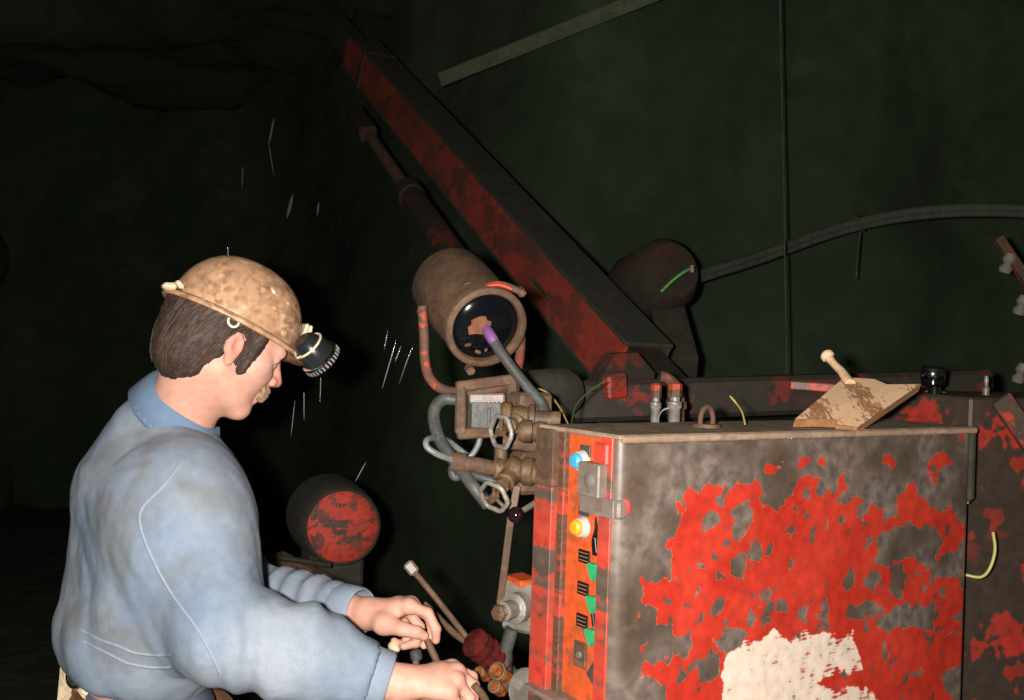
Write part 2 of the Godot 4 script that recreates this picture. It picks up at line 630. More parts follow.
const BARE_SPOTS: Array = [191, 138, 18, 23, 266, 139, 24, 31, 391, 130, 8, 4, 421, 106, 9, 6, 458, 98, 11, 11, 472, 160, 9, 4, 516, 156, 11, 6, 573, 141, 21, 14, 520, 123, 21, 11, 298, 193, 18, 17, 332, 193, 8, 14, 260, 214, 17, 21, 176, 206, 9, 5, 216, 277, 11, 12, 321, 275, 12, 11, 368, 294, 10, 10, 385, 222, 8, 7, 426, 311, 11, 14, 474, 313, 15, 18, 539, 265, 17, 22, 603, 271, 24, 11, 682, 283, 25, 31, 293, 306, 10, 17, 231, 309, 8, 7, 333, 318, 14, 8, 218, 227, 9, 4, 382, 172, 13, 7, 588, 326, 54, 14, 711, 352, 91, 20, 251, 335, 34, 17, 202, 372, 23, 24, 143, 373, 7, 10, 381, 366, 16, 9, 494, 374, 13, 6, 652, 411, 10, 19, 756, 469, 20, 10, 545, 381, 12, 6, 270, 426, 8, 7, 174, 252, 5, 7, 738, 269, 13, 6, 760, 302, 10, 6, 820, 317, 11, 8, 639, 152, 10, 8, 594, 202, 9, 8]
const RED_SPOTS: Array = [331, 57, 22, 14, 408, 49, 11, 6, 450, 50, 15, 7, 640, 53, 17, 11, 802, 58, 34, 14, 784, 77, 21, 24, 54, 268, 7, 4, 60, 320, 7, 6, 127, 111, 7, 13, 865, 19, 14, 7]
const CAB_W := 0.913
const CAB_D := 0.21
const CAB_TOP := 1.3734
const CAB_H := 0.82

func pairs(l: Array) -> PackedVector2Array:
	var o := PackedVector2Array()
	for i in range(0, l.size(), 2):
		o.append(Vector2(l[i], l[i + 1]))
	return o

func in_spots(l: Array, x: float, y: float) -> bool:
	for i in range(0, l.size(), 4):
		var a: float = (x - l[i]) / l[i + 2]
		var b: float = (y - l[i + 1]) / l[i + 3]
		if a * a + b * b < 1.0:
			return true
	return false

# paint left on the front sheet: red over bare steel, a white patch over the red
func front_paint() -> StandardMaterial3D:
	var w := 913
	var h := 820
	var red := pairs(RED_PAINT)
	var white := pairs(WHITE_PAINT)
	var lw := 304
	var lh := 273
	var ra := PackedByteArray()
	ra.resize(lw * lh)
	var wa := PackedByteArray()
	wa.resize(lw * lh)
	for j in lh:
		for i in lw:
			var p := Vector2(i * 3.003 + 1.5, j * 3.003 + 1.5)
			var on := Geometry2D.is_point_in_polygon(p, red) and not in_spots(BARE_SPOTS, p.x, p.y)
			if not on:
				on = in_spots(RED_SPOTS, p.x, p.y)
			ra[j * lw + i] = 255 if on else 0
			wa[j * lw + i] = 255 if p.y > 320 and Geometry2D.is_point_in_polygon(p, white) else 0
	var ri := Image.create_from_data(lw, lh, false, Image.FORMAT_L8, ra)
	ri.resize(150, 135, Image.INTERPOLATE_LANCZOS)
	ri.resize(w, h, Image.INTERPOLATE_CUBIC)
	var wi := Image.create_from_data(lw, lh, false, Image.FORMAT_L8, wa)
	wi.resize(90, 81, Image.INTERPOLATE_LANCZOS)
	wi.resize(w, h, Image.INTERPOLATE_CUBIC)
	var rd := ri.get_data()
	var wd := wi.get_data()
	var nf := noise_bytes(1024, 51, 0.03, 4)
	var ng := noise_bytes(1024, 53, 0.006, 4)
	var nh := noise_bytes(1024, 55, 0.012, 2)
	var wx := noise_bytes(1024, 57, 0.022, 3)
	var wy := noise_bytes(1024, 59, 0.022, 3)
	var nv := FastNoiseLite.new()
	nv.frequency = 0.09
	var rgb := PackedByteArray()
	rgb.resize(w * h * 3)
	var hb := PackedByteArray()
	hb.resize(w * h)
	var steel := Color8(124, 110, 102)
	var mud := Color8(106, 92, 83)
	var rust := Color8(84, 68, 54)
	var paint := Color8(204, 62, 46)
	var paint2 := Color8(190, 52, 38)
	var primer := Color8(176, 132, 98)
	var whitep := Color8(236, 216, 200)
	for j in h:
		for i in w:
			var o := j * w + i
			var q := j * 1024 + i
			var f := nf[q] / 255.0 - 0.5
			var g := ng[q] / 255.0 - 0.5
			var e := nh[q] / 255.0 - 0.5
			var si := clampi(i + (wx[q] - 128) / 9, 0, w - 1)
			var sj := clampi(j + (wy[q] - 128) / 9, 0, h - 1)
			var so := sj * w + si
			var m := rd[so] / 255.0 + f * 0.7 + e * 0.3 - 0.5
			# patches of dried mud
			var base := steel.lerp(mud, clampf(g * 4.0 + f * 1.2 + 0.35, 0.0, 1.0)).lerp(rust, clampf(g * 2.5 + f * 1.6 - 0.25, 0.0, 0.7))
			base = base.darkened(0.0) * (0.9 + f * 0.5)
			var pt := paint.lerp(paint2, clampf(g * 3.0 + 0.5, 0, 1))
			pt = pt * (0.95 + f * 0.2)
			# small knocks through the paint
			if e + f * 0.9 < -0.4 and rd[o] > 128:
				m = -0.2
			var col := base
			if m > 0.12:
				col = pt
			elif m > 0.0:
				col = primer.lerp(pt, m / 0.12)
			elif m > -0.05:
				col = base.lerp(primer, (m + 0.05) / 0.05 * 0.5)
			var wm := wd[so] / 255.0
			if wm > 0.02:
				var streak := nv.get_noise_2d(i * 0.3, j * 1.6)
				var t := clampf((wm - 0.5 + f * 1.1 + streak * 0.5 - g * 0.6) * 4.0, 0, 1)
				col = col.lerp(whitep * (0.95 + f * 0.15), t)
			rgb[o * 3] = int(clampf(col.r, 0, 1) * 255)
			rgb[o * 3 + 1] = int(clampf(col.g, 0, 1) * 255)
			rgb[o * 3 + 2] = int(clampf(col.b, 0, 1) * 255)
			hb[o] = int(clampf((0.6 if m > 0.03 else 0.3) + f * 0.25, 0, 1) * 255)
	var mt := std(Color.WHITE, 0.36)
	mt.albedo_texture = ImageTexture.create_from_image(Image.create_from_data(w, h, false, Image.FORMAT_RGB8, rgb))
	mt.heightmap_enabled = true
	mt.heightmap_texture = ImageTexture.create_from_image(Image.create_from_data(w, h, false, Image.FORMAT_L8, hb))
	mt.heightmap_scale = 0.06
	return mt

func cabinet() -> void:
	var A := at(620, 438, 1.5)
	var ang := deg_to_rad(33.19)
	var X := Transform3D(Basis(Vector3.UP, ang), Vector3(A.x, CAB_TOP, A.z))   # local x along the front, y up from the top edge, z out of the front
	var t := thing("control_cabinet", "dented steel control cabinet with chipped red paint and a white patch", "cabinet", X * Vector3(CAB_W / 2, -CAB_H, -CAB_D / 2))
	var W := CAB_W
	var D := CAB_D
	var r := 0.026
	# front sheet, bent round both upright edges
	var fm := MB.new()
	var cols := []
	for k in 7:
		var a := PI * 0.5 * k / 6.0
		cols.append(Vector2(r - r * cos(a), -r + r * sin(a)))
	for k in 7:
		var a := PI * 0.5 * k / 6.0
		cols.append(Vector2(W - r + r * sin(a), -r + r * cos(a)))
	for i in cols.size() - 1:
		var p: Vector2 = cols[i]
		var q: Vector2 = cols[i + 1]
		var y0 := -0.004
		var y1 := -CAB_H
		var u0 := clampf(p.x / W, 0, 1)
		var u1 := clampf(q.x / W, 0, 1)
		fm.tri(X * Vector3(p.x, y0, p.y), X * Vector3(q.x, y0, q.y), X * Vector3(q.x, y1, q.y), 1, Vector2(u0, 0.003), Vector2(u1, 0.003), Vector2(u1, 1))
		fm.tri(X * Vector3(p.x, y0, p.y), X * Vector3(q.x, y1, q.y), X * Vector3(p.x, y1, p.y), 1, Vector2(u0, 0.003), Vector2(u1, 1), Vector2(u0, 1))
	obj("front_panel", fm, front_paint(), t)
	# carcass behind it
	part("carcass", M.muddy, t, func(mb: MB): box(mb, X * Transform3D(Basis.IDENTITY, Vector3(W / 2 + 0.02, -CAB_H / 2, -D / 2 - 0.004)), Vector3(W - 0.046, CAB_H, D - 0.03), 0.002))
	# lid: a shallow pressed plate with a lip
	part("lid", M.dusty, t, func(mb: MB):
		box(mb, X * Transform3D(Basis.IDENTITY, Vector3(W / 2, 0.0, -D / 2)), Vector3(W + 0.004, 0.008, D + 0.004), 0.003)
		tube(mb, [X * Vector3(0.004, -0.003, 0.002), X * Vector3(W - 0.004, -0.003, 0.002)], 0.0065, 10))
	part("corner_cap", M.muddy, t, func(mb: MB):
		box(mb, X * Transform3D(Basis.IDENTITY, Vector3(W + 0.001, -0.073, -D * 0.45)), Vector3(0.024, 0.15, D * 0.9), 0.008))
	part("corner_bead", M.bare, t, func(mb: MB): tube(mb, [X * Vector3(W + 0.008, -0.002, -0.012), X * Vector3(W + 0.009, -0.13, -0.012), X * Vector3(W + 0.002, -0.152, -0.012)], [0.008, 0.008, 0.003], 8))
	# lifting eye on the lid
	part("lifting_eye", M.rusty, t, func(mb: MB):
		var c := X * Vector3(0.275, 0.0, -0.1)
		var b := X.basis
		tube(mb, smooth([c + b * Vector3(-0.014, 0, 0), c + b * Vector3(-0.015, 0.02, 0), c + b * Vector3(-0.008, 0.036, 0), c + b * Vector3(0.006, 0.037, 0), c + b * Vector3(0.014, 0.022, 0), c + b * Vector3(0.014, 0, 0)], 4), 0.0048, 8)
		lathe(mb, Transform3D(b, c), [Vector2(0, 0.01), Vector2(0.024, 0.01), Vector2(0.026, 0.003)], 14))
	# ---- control side: s runs back from the front corner, v down from the top
	var L := func(s: float, v: float, out: float) -> Vector3: return X * Vector3(-out, -v, -s)
	var lb := Basis(X.basis * Vector3(0, 0, 1), Vector3.UP, X.basis * Vector3(-1, 0, 0))   # x towards the front corner, y up, z out of the side
	var plate := func(mb: MB, s: float, v: float, out: float, sz: Vector3, bev := 0.001, rot := 0.0): box(mb, Transform3D(lb * Basis(Vector3.BACK, rot), L.call(s, v, out)), sz, bev)
	part("front_flange", M.chip, t, func(mb: MB): plate.call(mb, 0.031, CAB_H / 2, -0.008, Vector3(0.03, CAB_H, 0.018), 0.0012))
	part("rear_flange", M.chip, t, func(mb: MB): plate.call(mb, 0.186, 0.05 + (CAB_H - 0.1) / 2 + 0.045, -0.005, Vector3(0.05, CAB_H - 0.1, 0.024), 0.0012))
	part("rear_flange_bare_end", M.rusty, t, func(mb: MB): plate.call(mb, 0.186, 0.048, -0.005, Vector3(0.05, 0.094, 0.0238), 0.0012))
	part("flange_return", M.rusty_red, t, func(mb: MB): plate.call(mb, 0.153, CAB_H / 2, -0.012, Vector3(0.018, CAB_H, 0.016), 0.002))
	var cp := part("control_plate", M.chip_orange, t, func(mb: MB): plate.call(mb, 0.096, 0.22, -0.017, Vector3(0.1, 0.43, 0.006), 0.001))
	part("name_strip", M.rubber, cp, func(mb: MB): plate.call(mb, 0.1, 0.03, -0.0125, Vector3(0.026, 0.018, 0.004)))
	# push buttons with bright bezels
	for b in [[0.1046, 0.046, Color8(62, 158, 200)], [0.0985, 0.151, Color8(232, 158, 40)]]:
		var bez := part("button_bezel", M.bright, cp, func(mb: MB): lathe(mb, Transform3D(lb * Basis(Vector3.RIGHT, PI / 2), L.call(b[0], b[1], -0.013)), [Vector2(0.0175, 0), Vector2(0.0175, 0.004), Vector2(0.0145, 0.011), Vector2(0.0115, 0.011), Vector2(0.0115, 0.006)], 20))
		part("button_cap", std(b[2], 0.4), bez, func(mb: MB): lathe(mb, Transform3D(lb * Basis(Vector3.RIGHT, PI / 2), L.call(b[0] + 0.002, b[1], -0.013)), [Vector2(0.0125, 0.0), Vector2(0.0125, 0.016), Vector2(0.0095, 0.0195), Vector2(0, 0.0205)], 20))
	part("rubber_gasket", M.rubber, cp, func(mb: MB): plate.call(mb, 0.098, 0.126, -0.0128, Vector3(0.03, 0.014, 0.003)))
	# three rotary switches: lettered plate, green pointer
	for k in 3:
		var vv := 0.197 + 0.051 * k
		part("switch_plate", M.black, cp, func(mb: MB): plate.call(mb, 0.094, vv, -0.0125, Vector3(0.029, 0.021, 0.003)))
		part("plate_lettering", std(Color8(150, 110, 80), 0.6), cp, func(mb: MB):
			for q in 3:
				plate.call(mb, 0.094, vv - 0.006 + q * 0.006, -0.0108, Vector3(0.021, 0.0013, 0.0006), 0.0001))
		part("switch_pointer", std(Color8(44, 158, 100), 0.45), cp, func(mb: MB):
			prism(mb, Transform3D(lb, L.call(0.058, vv + 0.014, -0.004)), [Vector2(-0.012, 0.007), Vector2(-0.008, 0.011), Vector2(0.008, 0.011), Vector2(0.010, 0.006), Vector2(0.008, -0.006), Vector2(0.003, -0.015), Vector2(-0.003, -0.009)], 0.012))
		if k != 1:
			part("pointer_stop", M.black, cp, func(mb: MB): plate.call(mb, 0.062, vv - 0.012 if k > 0 else vv - 0.024, -0.01, Vector3(0.006, 0.024, 0.006), 0.001, 0.2))
	part("keyhole_slot", M.black, cp, func(mb: MB):
		prism(mb, Transform3D(lb, L.call(0.066, 0.16, -0.013)), [Vector2(-0.002, 0.03), Vector2(0.004, 0.012), Vector2(0.009, -0.004), Vector2(0.004, -0.03), Vector2(-0.006, -0.03), Vector2(-0.009, -0.008), Vector2(-0.003, 0.01)], 0.004))
	# hasp box and strap
	var hasp := part("hasp_box", M.bare, t, func(mb: MB): plate.call(mb, 0.054, 0.069, 0.004, Vector3(0.054, 0.052, 0.026), 0.0025))
	part("hasp_stud", M.steel, hasp, func(mb: MB): lathe(mb, Transform3D(lb * Basis(Vector3.RIGHT, PI / 2), L.call(0.048, 0.069, 0.0165)), [Vector2(0.012, 0), Vector2(0.012, 0.003), Vector2(0.007, 0.006), Vector2(0, 0.006)], 14))
	part("hasp_lug", M.chip, hasp, func(mb: MB): plate.call(mb, 0.04, 0.028, -0.001, Vector3(0.034, 0.034, 0.014), 0.003))
	part("strap", M.bare, t, func(mb: MB):
		plate.call(mb, 0.044, 0.108, 0.004, Vector3(0.084, 0.028, 0.006), 0.001)
		plate.call(mb, 0.0, 0.108, -0.004, Vector3(0.016, 0.028, 0.018), 0.004))
	part("strap_rivet", std(Color8(196, 84, 78), 0.5), t, func(mb: MB): lathe(mb, Transform3D(X.basis * Basis(Vector3.RIGHT, PI / 2), X * Vector3(0.012, -0.105, 0.001)), [Vector2(0.013, 0), Vector2(0.013, 0.002), Vector2(0.01, 0.004), Vector2(0, 0.0045)], 16))
	# lower fittings of the recess
	part("blank_plate", M.rusty, t, func(mb: MB): plate.call(mb, 0.094, 0.352, -0.011, Vector3(0.03, 0.04, 0.005)))
	part("blank_plate_screw", M.steel, t, func(mb: MB): lathe(mb, Transform3D(lb * Basis(Vector3.RIGHT, PI / 2), L.call(0.093, 0.352, -0.009)), [Vector2(0.006, 0), Vector2(0.005, 0.004), Vector2(0, 0.004)], 10))
	part("gusset", M.rubber, t, func(mb: MB): prism(mb, Transform3D(lb, L.call(0.058, 0.365, -0.01)), [Vector2(0.012, 0.026), Vector2(0.012, -0.03), Vector2(-0.014, -0.01)], 0.006))
	part("recess_sill", M.bare, t, func(mb: MB): plate.call(mb, 0.115, 0.43, 0.002, Vector3(0.175, 0.008, 0.045), 0.002, -0.02))
	# bent wire hooked behind the right edge
	var wire := thing("bent_wire", "pale yellow bent wire hooked beside the cabinet's right edge", "wire", at(972, 577, 2.03))
	part("strand", std(Color8(176, 168, 96), 0.5), wire, func(mb: MB): tube(mb, smooth(path([[993, 532, 2.02], [995, 550, 2.02], [990, 568, 2.02], [981, 577, 2.02], [966, 575, 2.03]]), 5), 0.0032, 8))
	# plank lying on the lid, a turned stick on it
	var pc := at(857, 404, 1.83)
	var bx := (at(888, 432, 1.80) - at(795, 421, 1.80)).normalized()
	var e1 := at(795, 419, 1.79)
	var e2 := at(858, 427, 1.79)
	var e3 := at(921, 384, 1.93)
	var e4 := at(846, 376, 1.96)
	var up := (e2 - e1).cross(e4 - e1).normalized()
	if up.y < 0:
		up = -up
	var pl := thing("wooden_board", "broken piece of pale plywood smeared with brown mud, lying tilted on cabinet lid", "board", (e1 + e2 + e3 + e4) / 4 - up * 0.02)
	part("board", M.wood_edge, pl, func(mb: MB):
		var rim := [e1, e1.lerp(e2, 0.3) + (e4 - e1) * 0.06, e1.lerp(e2, 0.62) + (e4 - e1) * 0.09, e1.lerp(e2, 0.66), e2, e2.lerp(e3, 0.5), e3, e3.lerp(e4, 0.4) + (e1 - e4) * 0.09, e3.lerp(e4, 0.62), e4.lerp(e1, 0.03), e4.lerp(e1, 0.5)]
		var c := (e1 + e2 + e3 + e4) / 4
		var dn := -up * 0.017
		for i in rim.size():
			var a: Vector3 = rim[i]
			var b: Vector3 = rim[(i + 1) % rim.size()]
			mb.poly([c + dn, a + dn, b + dn], -up)
			mb.poly([a - up * 0.001, b - up * 0.001, b + dn, a + dn], (a + b) / 2 - c))
	var face := MB.new()
	var rim := [e1, e1.lerp(e2, 0.3) + (e4 - e1) * 0.06, e1.lerp(e2, 0.62) + (e4 - e1) * 0.09, e1.lerp(e2, 0.66), e2, e2.lerp(e3, 0.5), e3, e3.lerp(e4, 0.4) + (e1 - e4) * 0.09, e3.lerp(e4, 0.62), e4.lerp(e1, 0.03), e4.lerp(e1, 0.5)]
	var fc := (e1 + e2 + e3 + e4) / 4
	var fuv := func(p: Vector3) -> Vector2:
		var ax := (e2 - e1)
		var ay := (e4 - e1)
		return Vector2((p - e1).dot(ax) / ax.length_squared(), (p - e1).dot(ay) / ay.length_squared())
	for i in rim.size():
		var a: Vector3 = rim[i]
		var b: Vector3 = rim[(i + 1) % rim.size()]
		face.tri(fc, a, b, -1, fuv.call(fc), fuv.call(a), fuv.call(b))
	obj("face_veneer", face, board_face(), pl)
	var st := thing("wooden_stick", "short pale turned stick with a round knob end, propped against the muddy board", "stick", at(848, 381, 1.95))
	part("shaft", M.wood, st, func(mb: MB): tube(mb, path([[827, 356, 2.02], [834, 364, 2.0], [842, 372, 1.97], [850, 384, 1.93]]), [0.0095, 0.0075, 0.0085, 0.011], 10))
	part("knob", M.wood, st, func(mb: MB):
		var c := at(827.5, 356, 2.02)
		lathe(mb, along(c, at(827, 356, 2.02) - at(842, 374, 1.98)), [Vector2(0.009, -0.008), Vector2(0.0135, -0.003), Vector2(0.0138, 0.003), Vector2(0.010, 0.008), Vector2(0, 0.0085)], 14))

func board_face() -> StandardMaterial3D:
	var s := 256
	var a := noise_bytes(s, 61, 0.03, 5)
	var b := noise_bytes(s, 63, 0.07, 3)
	var rgb := PackedByteArray()
	rgb.resize(s * s * 3)
	for j in s:
		for i in s:
			var o := j * s + i
			var u := i / 255.0
			var v := j / 255.0
			# a smear of mud down the middle of the board
			var m := 1.0 - absf(u - 0.34 - 0.08 * sin(v * 5.0)) * 2.4
			m = m * smoothstep(0.0, 0.12, v) * smoothstep(1.0, 0.9, v) + (a[o] / 255.0 - 0.5) * 1.3 + (b[o] / 255.0 - 0.5) * 0.7 - 0.4
			var col := Color8(222, 184, 150).lerp(Color8(206, 166, 132), b[o] / 255.0)
			col = col.lerp(Color8(120, 76, 48), clampf(m * 2.6, 0.0, 0.9) * (0.45 + 0.55 * b[o] / 255.0))
			rgb[o * 3] = int(col.r * 255); rgb[o * 3 + 1] = int(col.g * 255); rgb[o * 3 + 2] = int(col.b * 255)
	var m := std(Color.WHITE, 0.7)
	m.albedo_texture = ImageTexture.create_from_image(Image.create_from_data(s, s, false, Image.FORMAT_RGB8, rgb))
	return m

# ------------------------------------------------------------------ the rig behind and below the cabinet
func bar(mb: MB, a: Vector3, b: Vector3, w: float, h: float, hint := Vector3.UP, bev := 0.003) -> void:
	var z := (b - a).normalized()
	var x := hint.cross(z).normalized()
	box(mb, Transform3D(Basis(x, z.cross(x), z), (a + b) / 2), Vector3(w, h, (b - a).length()), bev)

func rig() -> void:
	var ang := deg_to_rad(33.19)
	var A := at(620, 438, 1.5)
	var X := Transform3D(Basis(Vector3.UP, ang), Vector3(A.x, 0, A.z))
	var c := thing("rig_chassis", "dark muddy drill rig chassis with scattered red paint behind the control cabinet", "machine", X * Vector3(0.8, 0, -0.7))
	var bx := func(mb: MB, p: Vector3, s: Vector3, bev := 0.008): box(mb, X * Transform3D(Basis.IDENTITY, p), s, bev)
	part("deck", M.chip_dark, c, func(mb: MB): bx.call(mb, Vector3(1.15, 0.5, -0.45), Vector3(1.7, 0.1, 0.86), 0.01))
	part("cabinet_shelf", M.chip_dark, c, func(mb: MB): bx.call(mb, Vector3(0.45, 0.5, -0.11), Vector3(0.9, 0.1, 0.2), 0.01))
	for z in [-0.2, -0.75]:
		part("skid", M.muddy, c, func(mb: MB): bx.call(mb, Vector3(1.15, 0.22, z), Vector3(1.7, 0.47, 0.28), 0.04))
	# rear housing whose top edge shows above the cabinet
	part("rear_housing", M.chip_dark, c, func(mb: MB): bx.call(mb, Vector3(0.8, 0.94, -0.62), Vector3(0.5, 0.78, 0.4), 0.03))
	part("top_rail", M.chip_dark, c, func(mb: MB): bar(mb, at(548, 402, 2.45), at(985, 388, 2.75), 0.09, 0.1, Vector3.UP, 0.012))
	part("red_rail", M.chip, c, func(mb: MB): bar(mb, at(790, 385, 2.5), at(945, 396, 2.42), 0.02, 0.022, Vector3.UP, 0.003))
	part("cross_plate", M.chip_some, c, func(mb: MB): box(mb, Transform3D(X.basis * Basis(Vector3.BACK, 0.1), at(615, 386, 2.4)), Vector3(0.06, 0.06, 0.03), 0.006))
	part("mounting_lug", M.chip_dark, c, func(mb: MB):
		prism(mb, Transform3D(X.basis, at(618, 372, 2.5)), [Vector2(-0.1, -0.05), Vector2(0.09, -0.05), Vector2(0.1, 0.0), Vector2(0.04, 0.05), Vector2(-0.03, 0.045)], 0.05))
	part("hose_cover", M.muddy, c, func(mb: MB): lathe(mb, along(at(545, 395, 2.3), X.basis * Vector3(1, 0.1, 0)), [Vector2(0, -0.06), Vector2(0.05, -0.06), Vector2(0.06, -0.04), Vector2(0.06, 0.05), Vector2(0.045, 0.08), Vector2(0, 0.08)], 18))
	# two hydraulic couplings standing behind the lid
	for q in [[655, 399, 2.05, 0.012], [674, 398, 2.0, 0.015]]:
		var f := thing("hydraulic_coupling", "%s steel hose coupling with a red nut behind the cabinet lid" % ["slimmer" if q[0] == 655 else "thicker"], "coupling", at(q[0], 428, q[2]))
		var r: float = q[3]
		var p := at(q[0], 424, q[2])
		part("stem", M.steel, f, func(mb: MB): lathe(mb, Transform3D(Basis.IDENTITY, p), [Vector2(r * 0.8, -0.05), Vector2(r * 0.8, 0.03), Vector2(r, 0.034), Vector2(r, 0.044), Vector2(r * 0.7, 0.046), Vector2(r * 0.7, 0.07)], 14))
		part("nut", M.rusty_red, f, func(mb: MB): lathe(mb, Transform3D(Basis.IDENTITY, p + Vector3.UP * 0.068), [Vector2(0, -0.014), Vector2(r * 0.95, -0.014), Vector2(r * 0.95, 0.012), Vector2(r * 0.6, 0.016), Vector2(0, 0.016)], 6, true))
	var el := thing("elbow_pipe", "short bent steel pipe with chipped red paint rising beside the hose couplings", "pipe", at(690, 420, 2.2))
	part("pipe", M.rusty_red, el, func(mb: MB): tube(mb, smooth(path([[660, 376, 2.15], [667, 378, 2.15], [676, 386, 2.14], [679, 398, 2.12], [679, 430, 2.12]]), 5), 0.012, 12))
	part("collar", M.rusty, el, func(mb: MB): lathe(mb, along(at(679, 405, 2.12), Vector3.UP), [Vector2(0.012, -0.008), Vector2(0.017, -0.008), Vector2(0.017, 0.008), Vector2(0.012, 0.008)], 14))
	for q in [["thin yellow wire looping up beside the bulb cable", Color8(170, 150, 84), [[535, 388, 1.95], [548, 393, 1.93], [560, 408, 1.88], [569, 426, 1.8], [571, 431, 1.76]]], ["thin green wire arching behind the cabinet's control end", Color8(86, 116, 70), [[605, 381, 2.1], [590, 391, 2.05], [577, 404, 1.98], [572, 420, 1.88], [572, 431, 1.77]]], ["pale loose wire end beside the hose couplings", Color8(170, 166, 160), [[669, 408, 1.98], [662, 411, 1.97], [658, 420, 1.93], [660, 432, 1.9]]], ["short yellow wire sticking up at the lifting eye", Color8(176, 156, 84), [[730, 396, 1.83], [736, 403, 1.83], [742, 412, 1.8], [745, 424, 1.77]]]]:
		var w := MB.new()
		tube(w, smooth(path(q[2]), 5), 0.0018, 6)
		tag(obj("loose_wire", w, std(q[1], 0.5)), q[0], "wire")
	# filler cap
	var fc := thing("filler_cap", "shiny chrome filler cap on a short neck behind the wooden board", "cap", at(934, 402, 2.3))
	part("neck", M.chrome, fc, func(mb: MB): lathe(mb, Transform3D(Basis.IDENTITY, at(934, 402, 2.3)), [Vector2(0.014, -0.03), Vector2(0.014, 0.045), Vector2(0.011, 0.05)], 16))
	part("cap", M.black_gloss, fc, func(mb: MB): lathe(mb, Transform3D(Basis.IDENTITY, at(933, 377, 2.3)), [Vector2(0, -0.02), Vector2(0.022, -0.02), Vector2(0.026, -0.016), Vector2(0.026, 0.02), Vector2(0.023, 0.025), Vector2(0, 0.026)], 20))
	part("cap_band", M.chrome, fc, func(mb: MB): lathe(mb, Transform3D(Basis.IDENTITY, at(933, 374, 2.3)), [Vector2(0.026, -0.012), Vector2(0.0275, -0.01), Vector2(0.0275, 0.01), Vector2(0.026, 0.012)], 20))
	part("flange", M.chip, fc, func(mb: MB): lathe(mb, Transform3D(Basis.IDENTITY, at(934, 397, 2.3)), [Vector2(0.014, -0.008), Vector2(0.03, -0.008), Vector2(0.03, 0.004), Vector2(0.014, 0.006)], 18))
	var gn := thing("grease_nipple", "small steel grease nipple on the rig edge right of the filler cap", "nipple", at(986, 393, 2.35))
	part("stem", M.steel, gn, func(mb: MB): lathe(mb, Transform3D(Basis.IDENTITY, at(986, 393, 2.35)), [Vector2(0.008, -0.03), Vector2(0.008, 0.012), Vector2(0.004, 0.016), Vector2(0.006, 0.03), Vector2(0.004, 0.04), Vector2(0, 0.042)], 12))
	# housing to the right of the cabinet
	var sc := thing("side_housing", "dark rust-brown rig housing with flaking red patches right of the cabinet", "machine", at(1020, 1000, 2.15))
	var Y := Transform3D(Basis(Vector3.UP, deg_to_rad(20)), at(1000, 398, 2.16))
	part("body", M.chip_some, sc, func(mb: MB): box(mb, Y * Transform3D(Basis.IDENTITY, Vector3(0.32, -0.41, -0.2)), Vector3(0.8, 0.82, 0.4), 0.005))
	part("brace", M.chip_some, sc, func(mb: MB): bar(mb, at(1000, 398, 2.12), at(1075, 505, 2.1), 0.045, 0.02, Vector3.BACK))

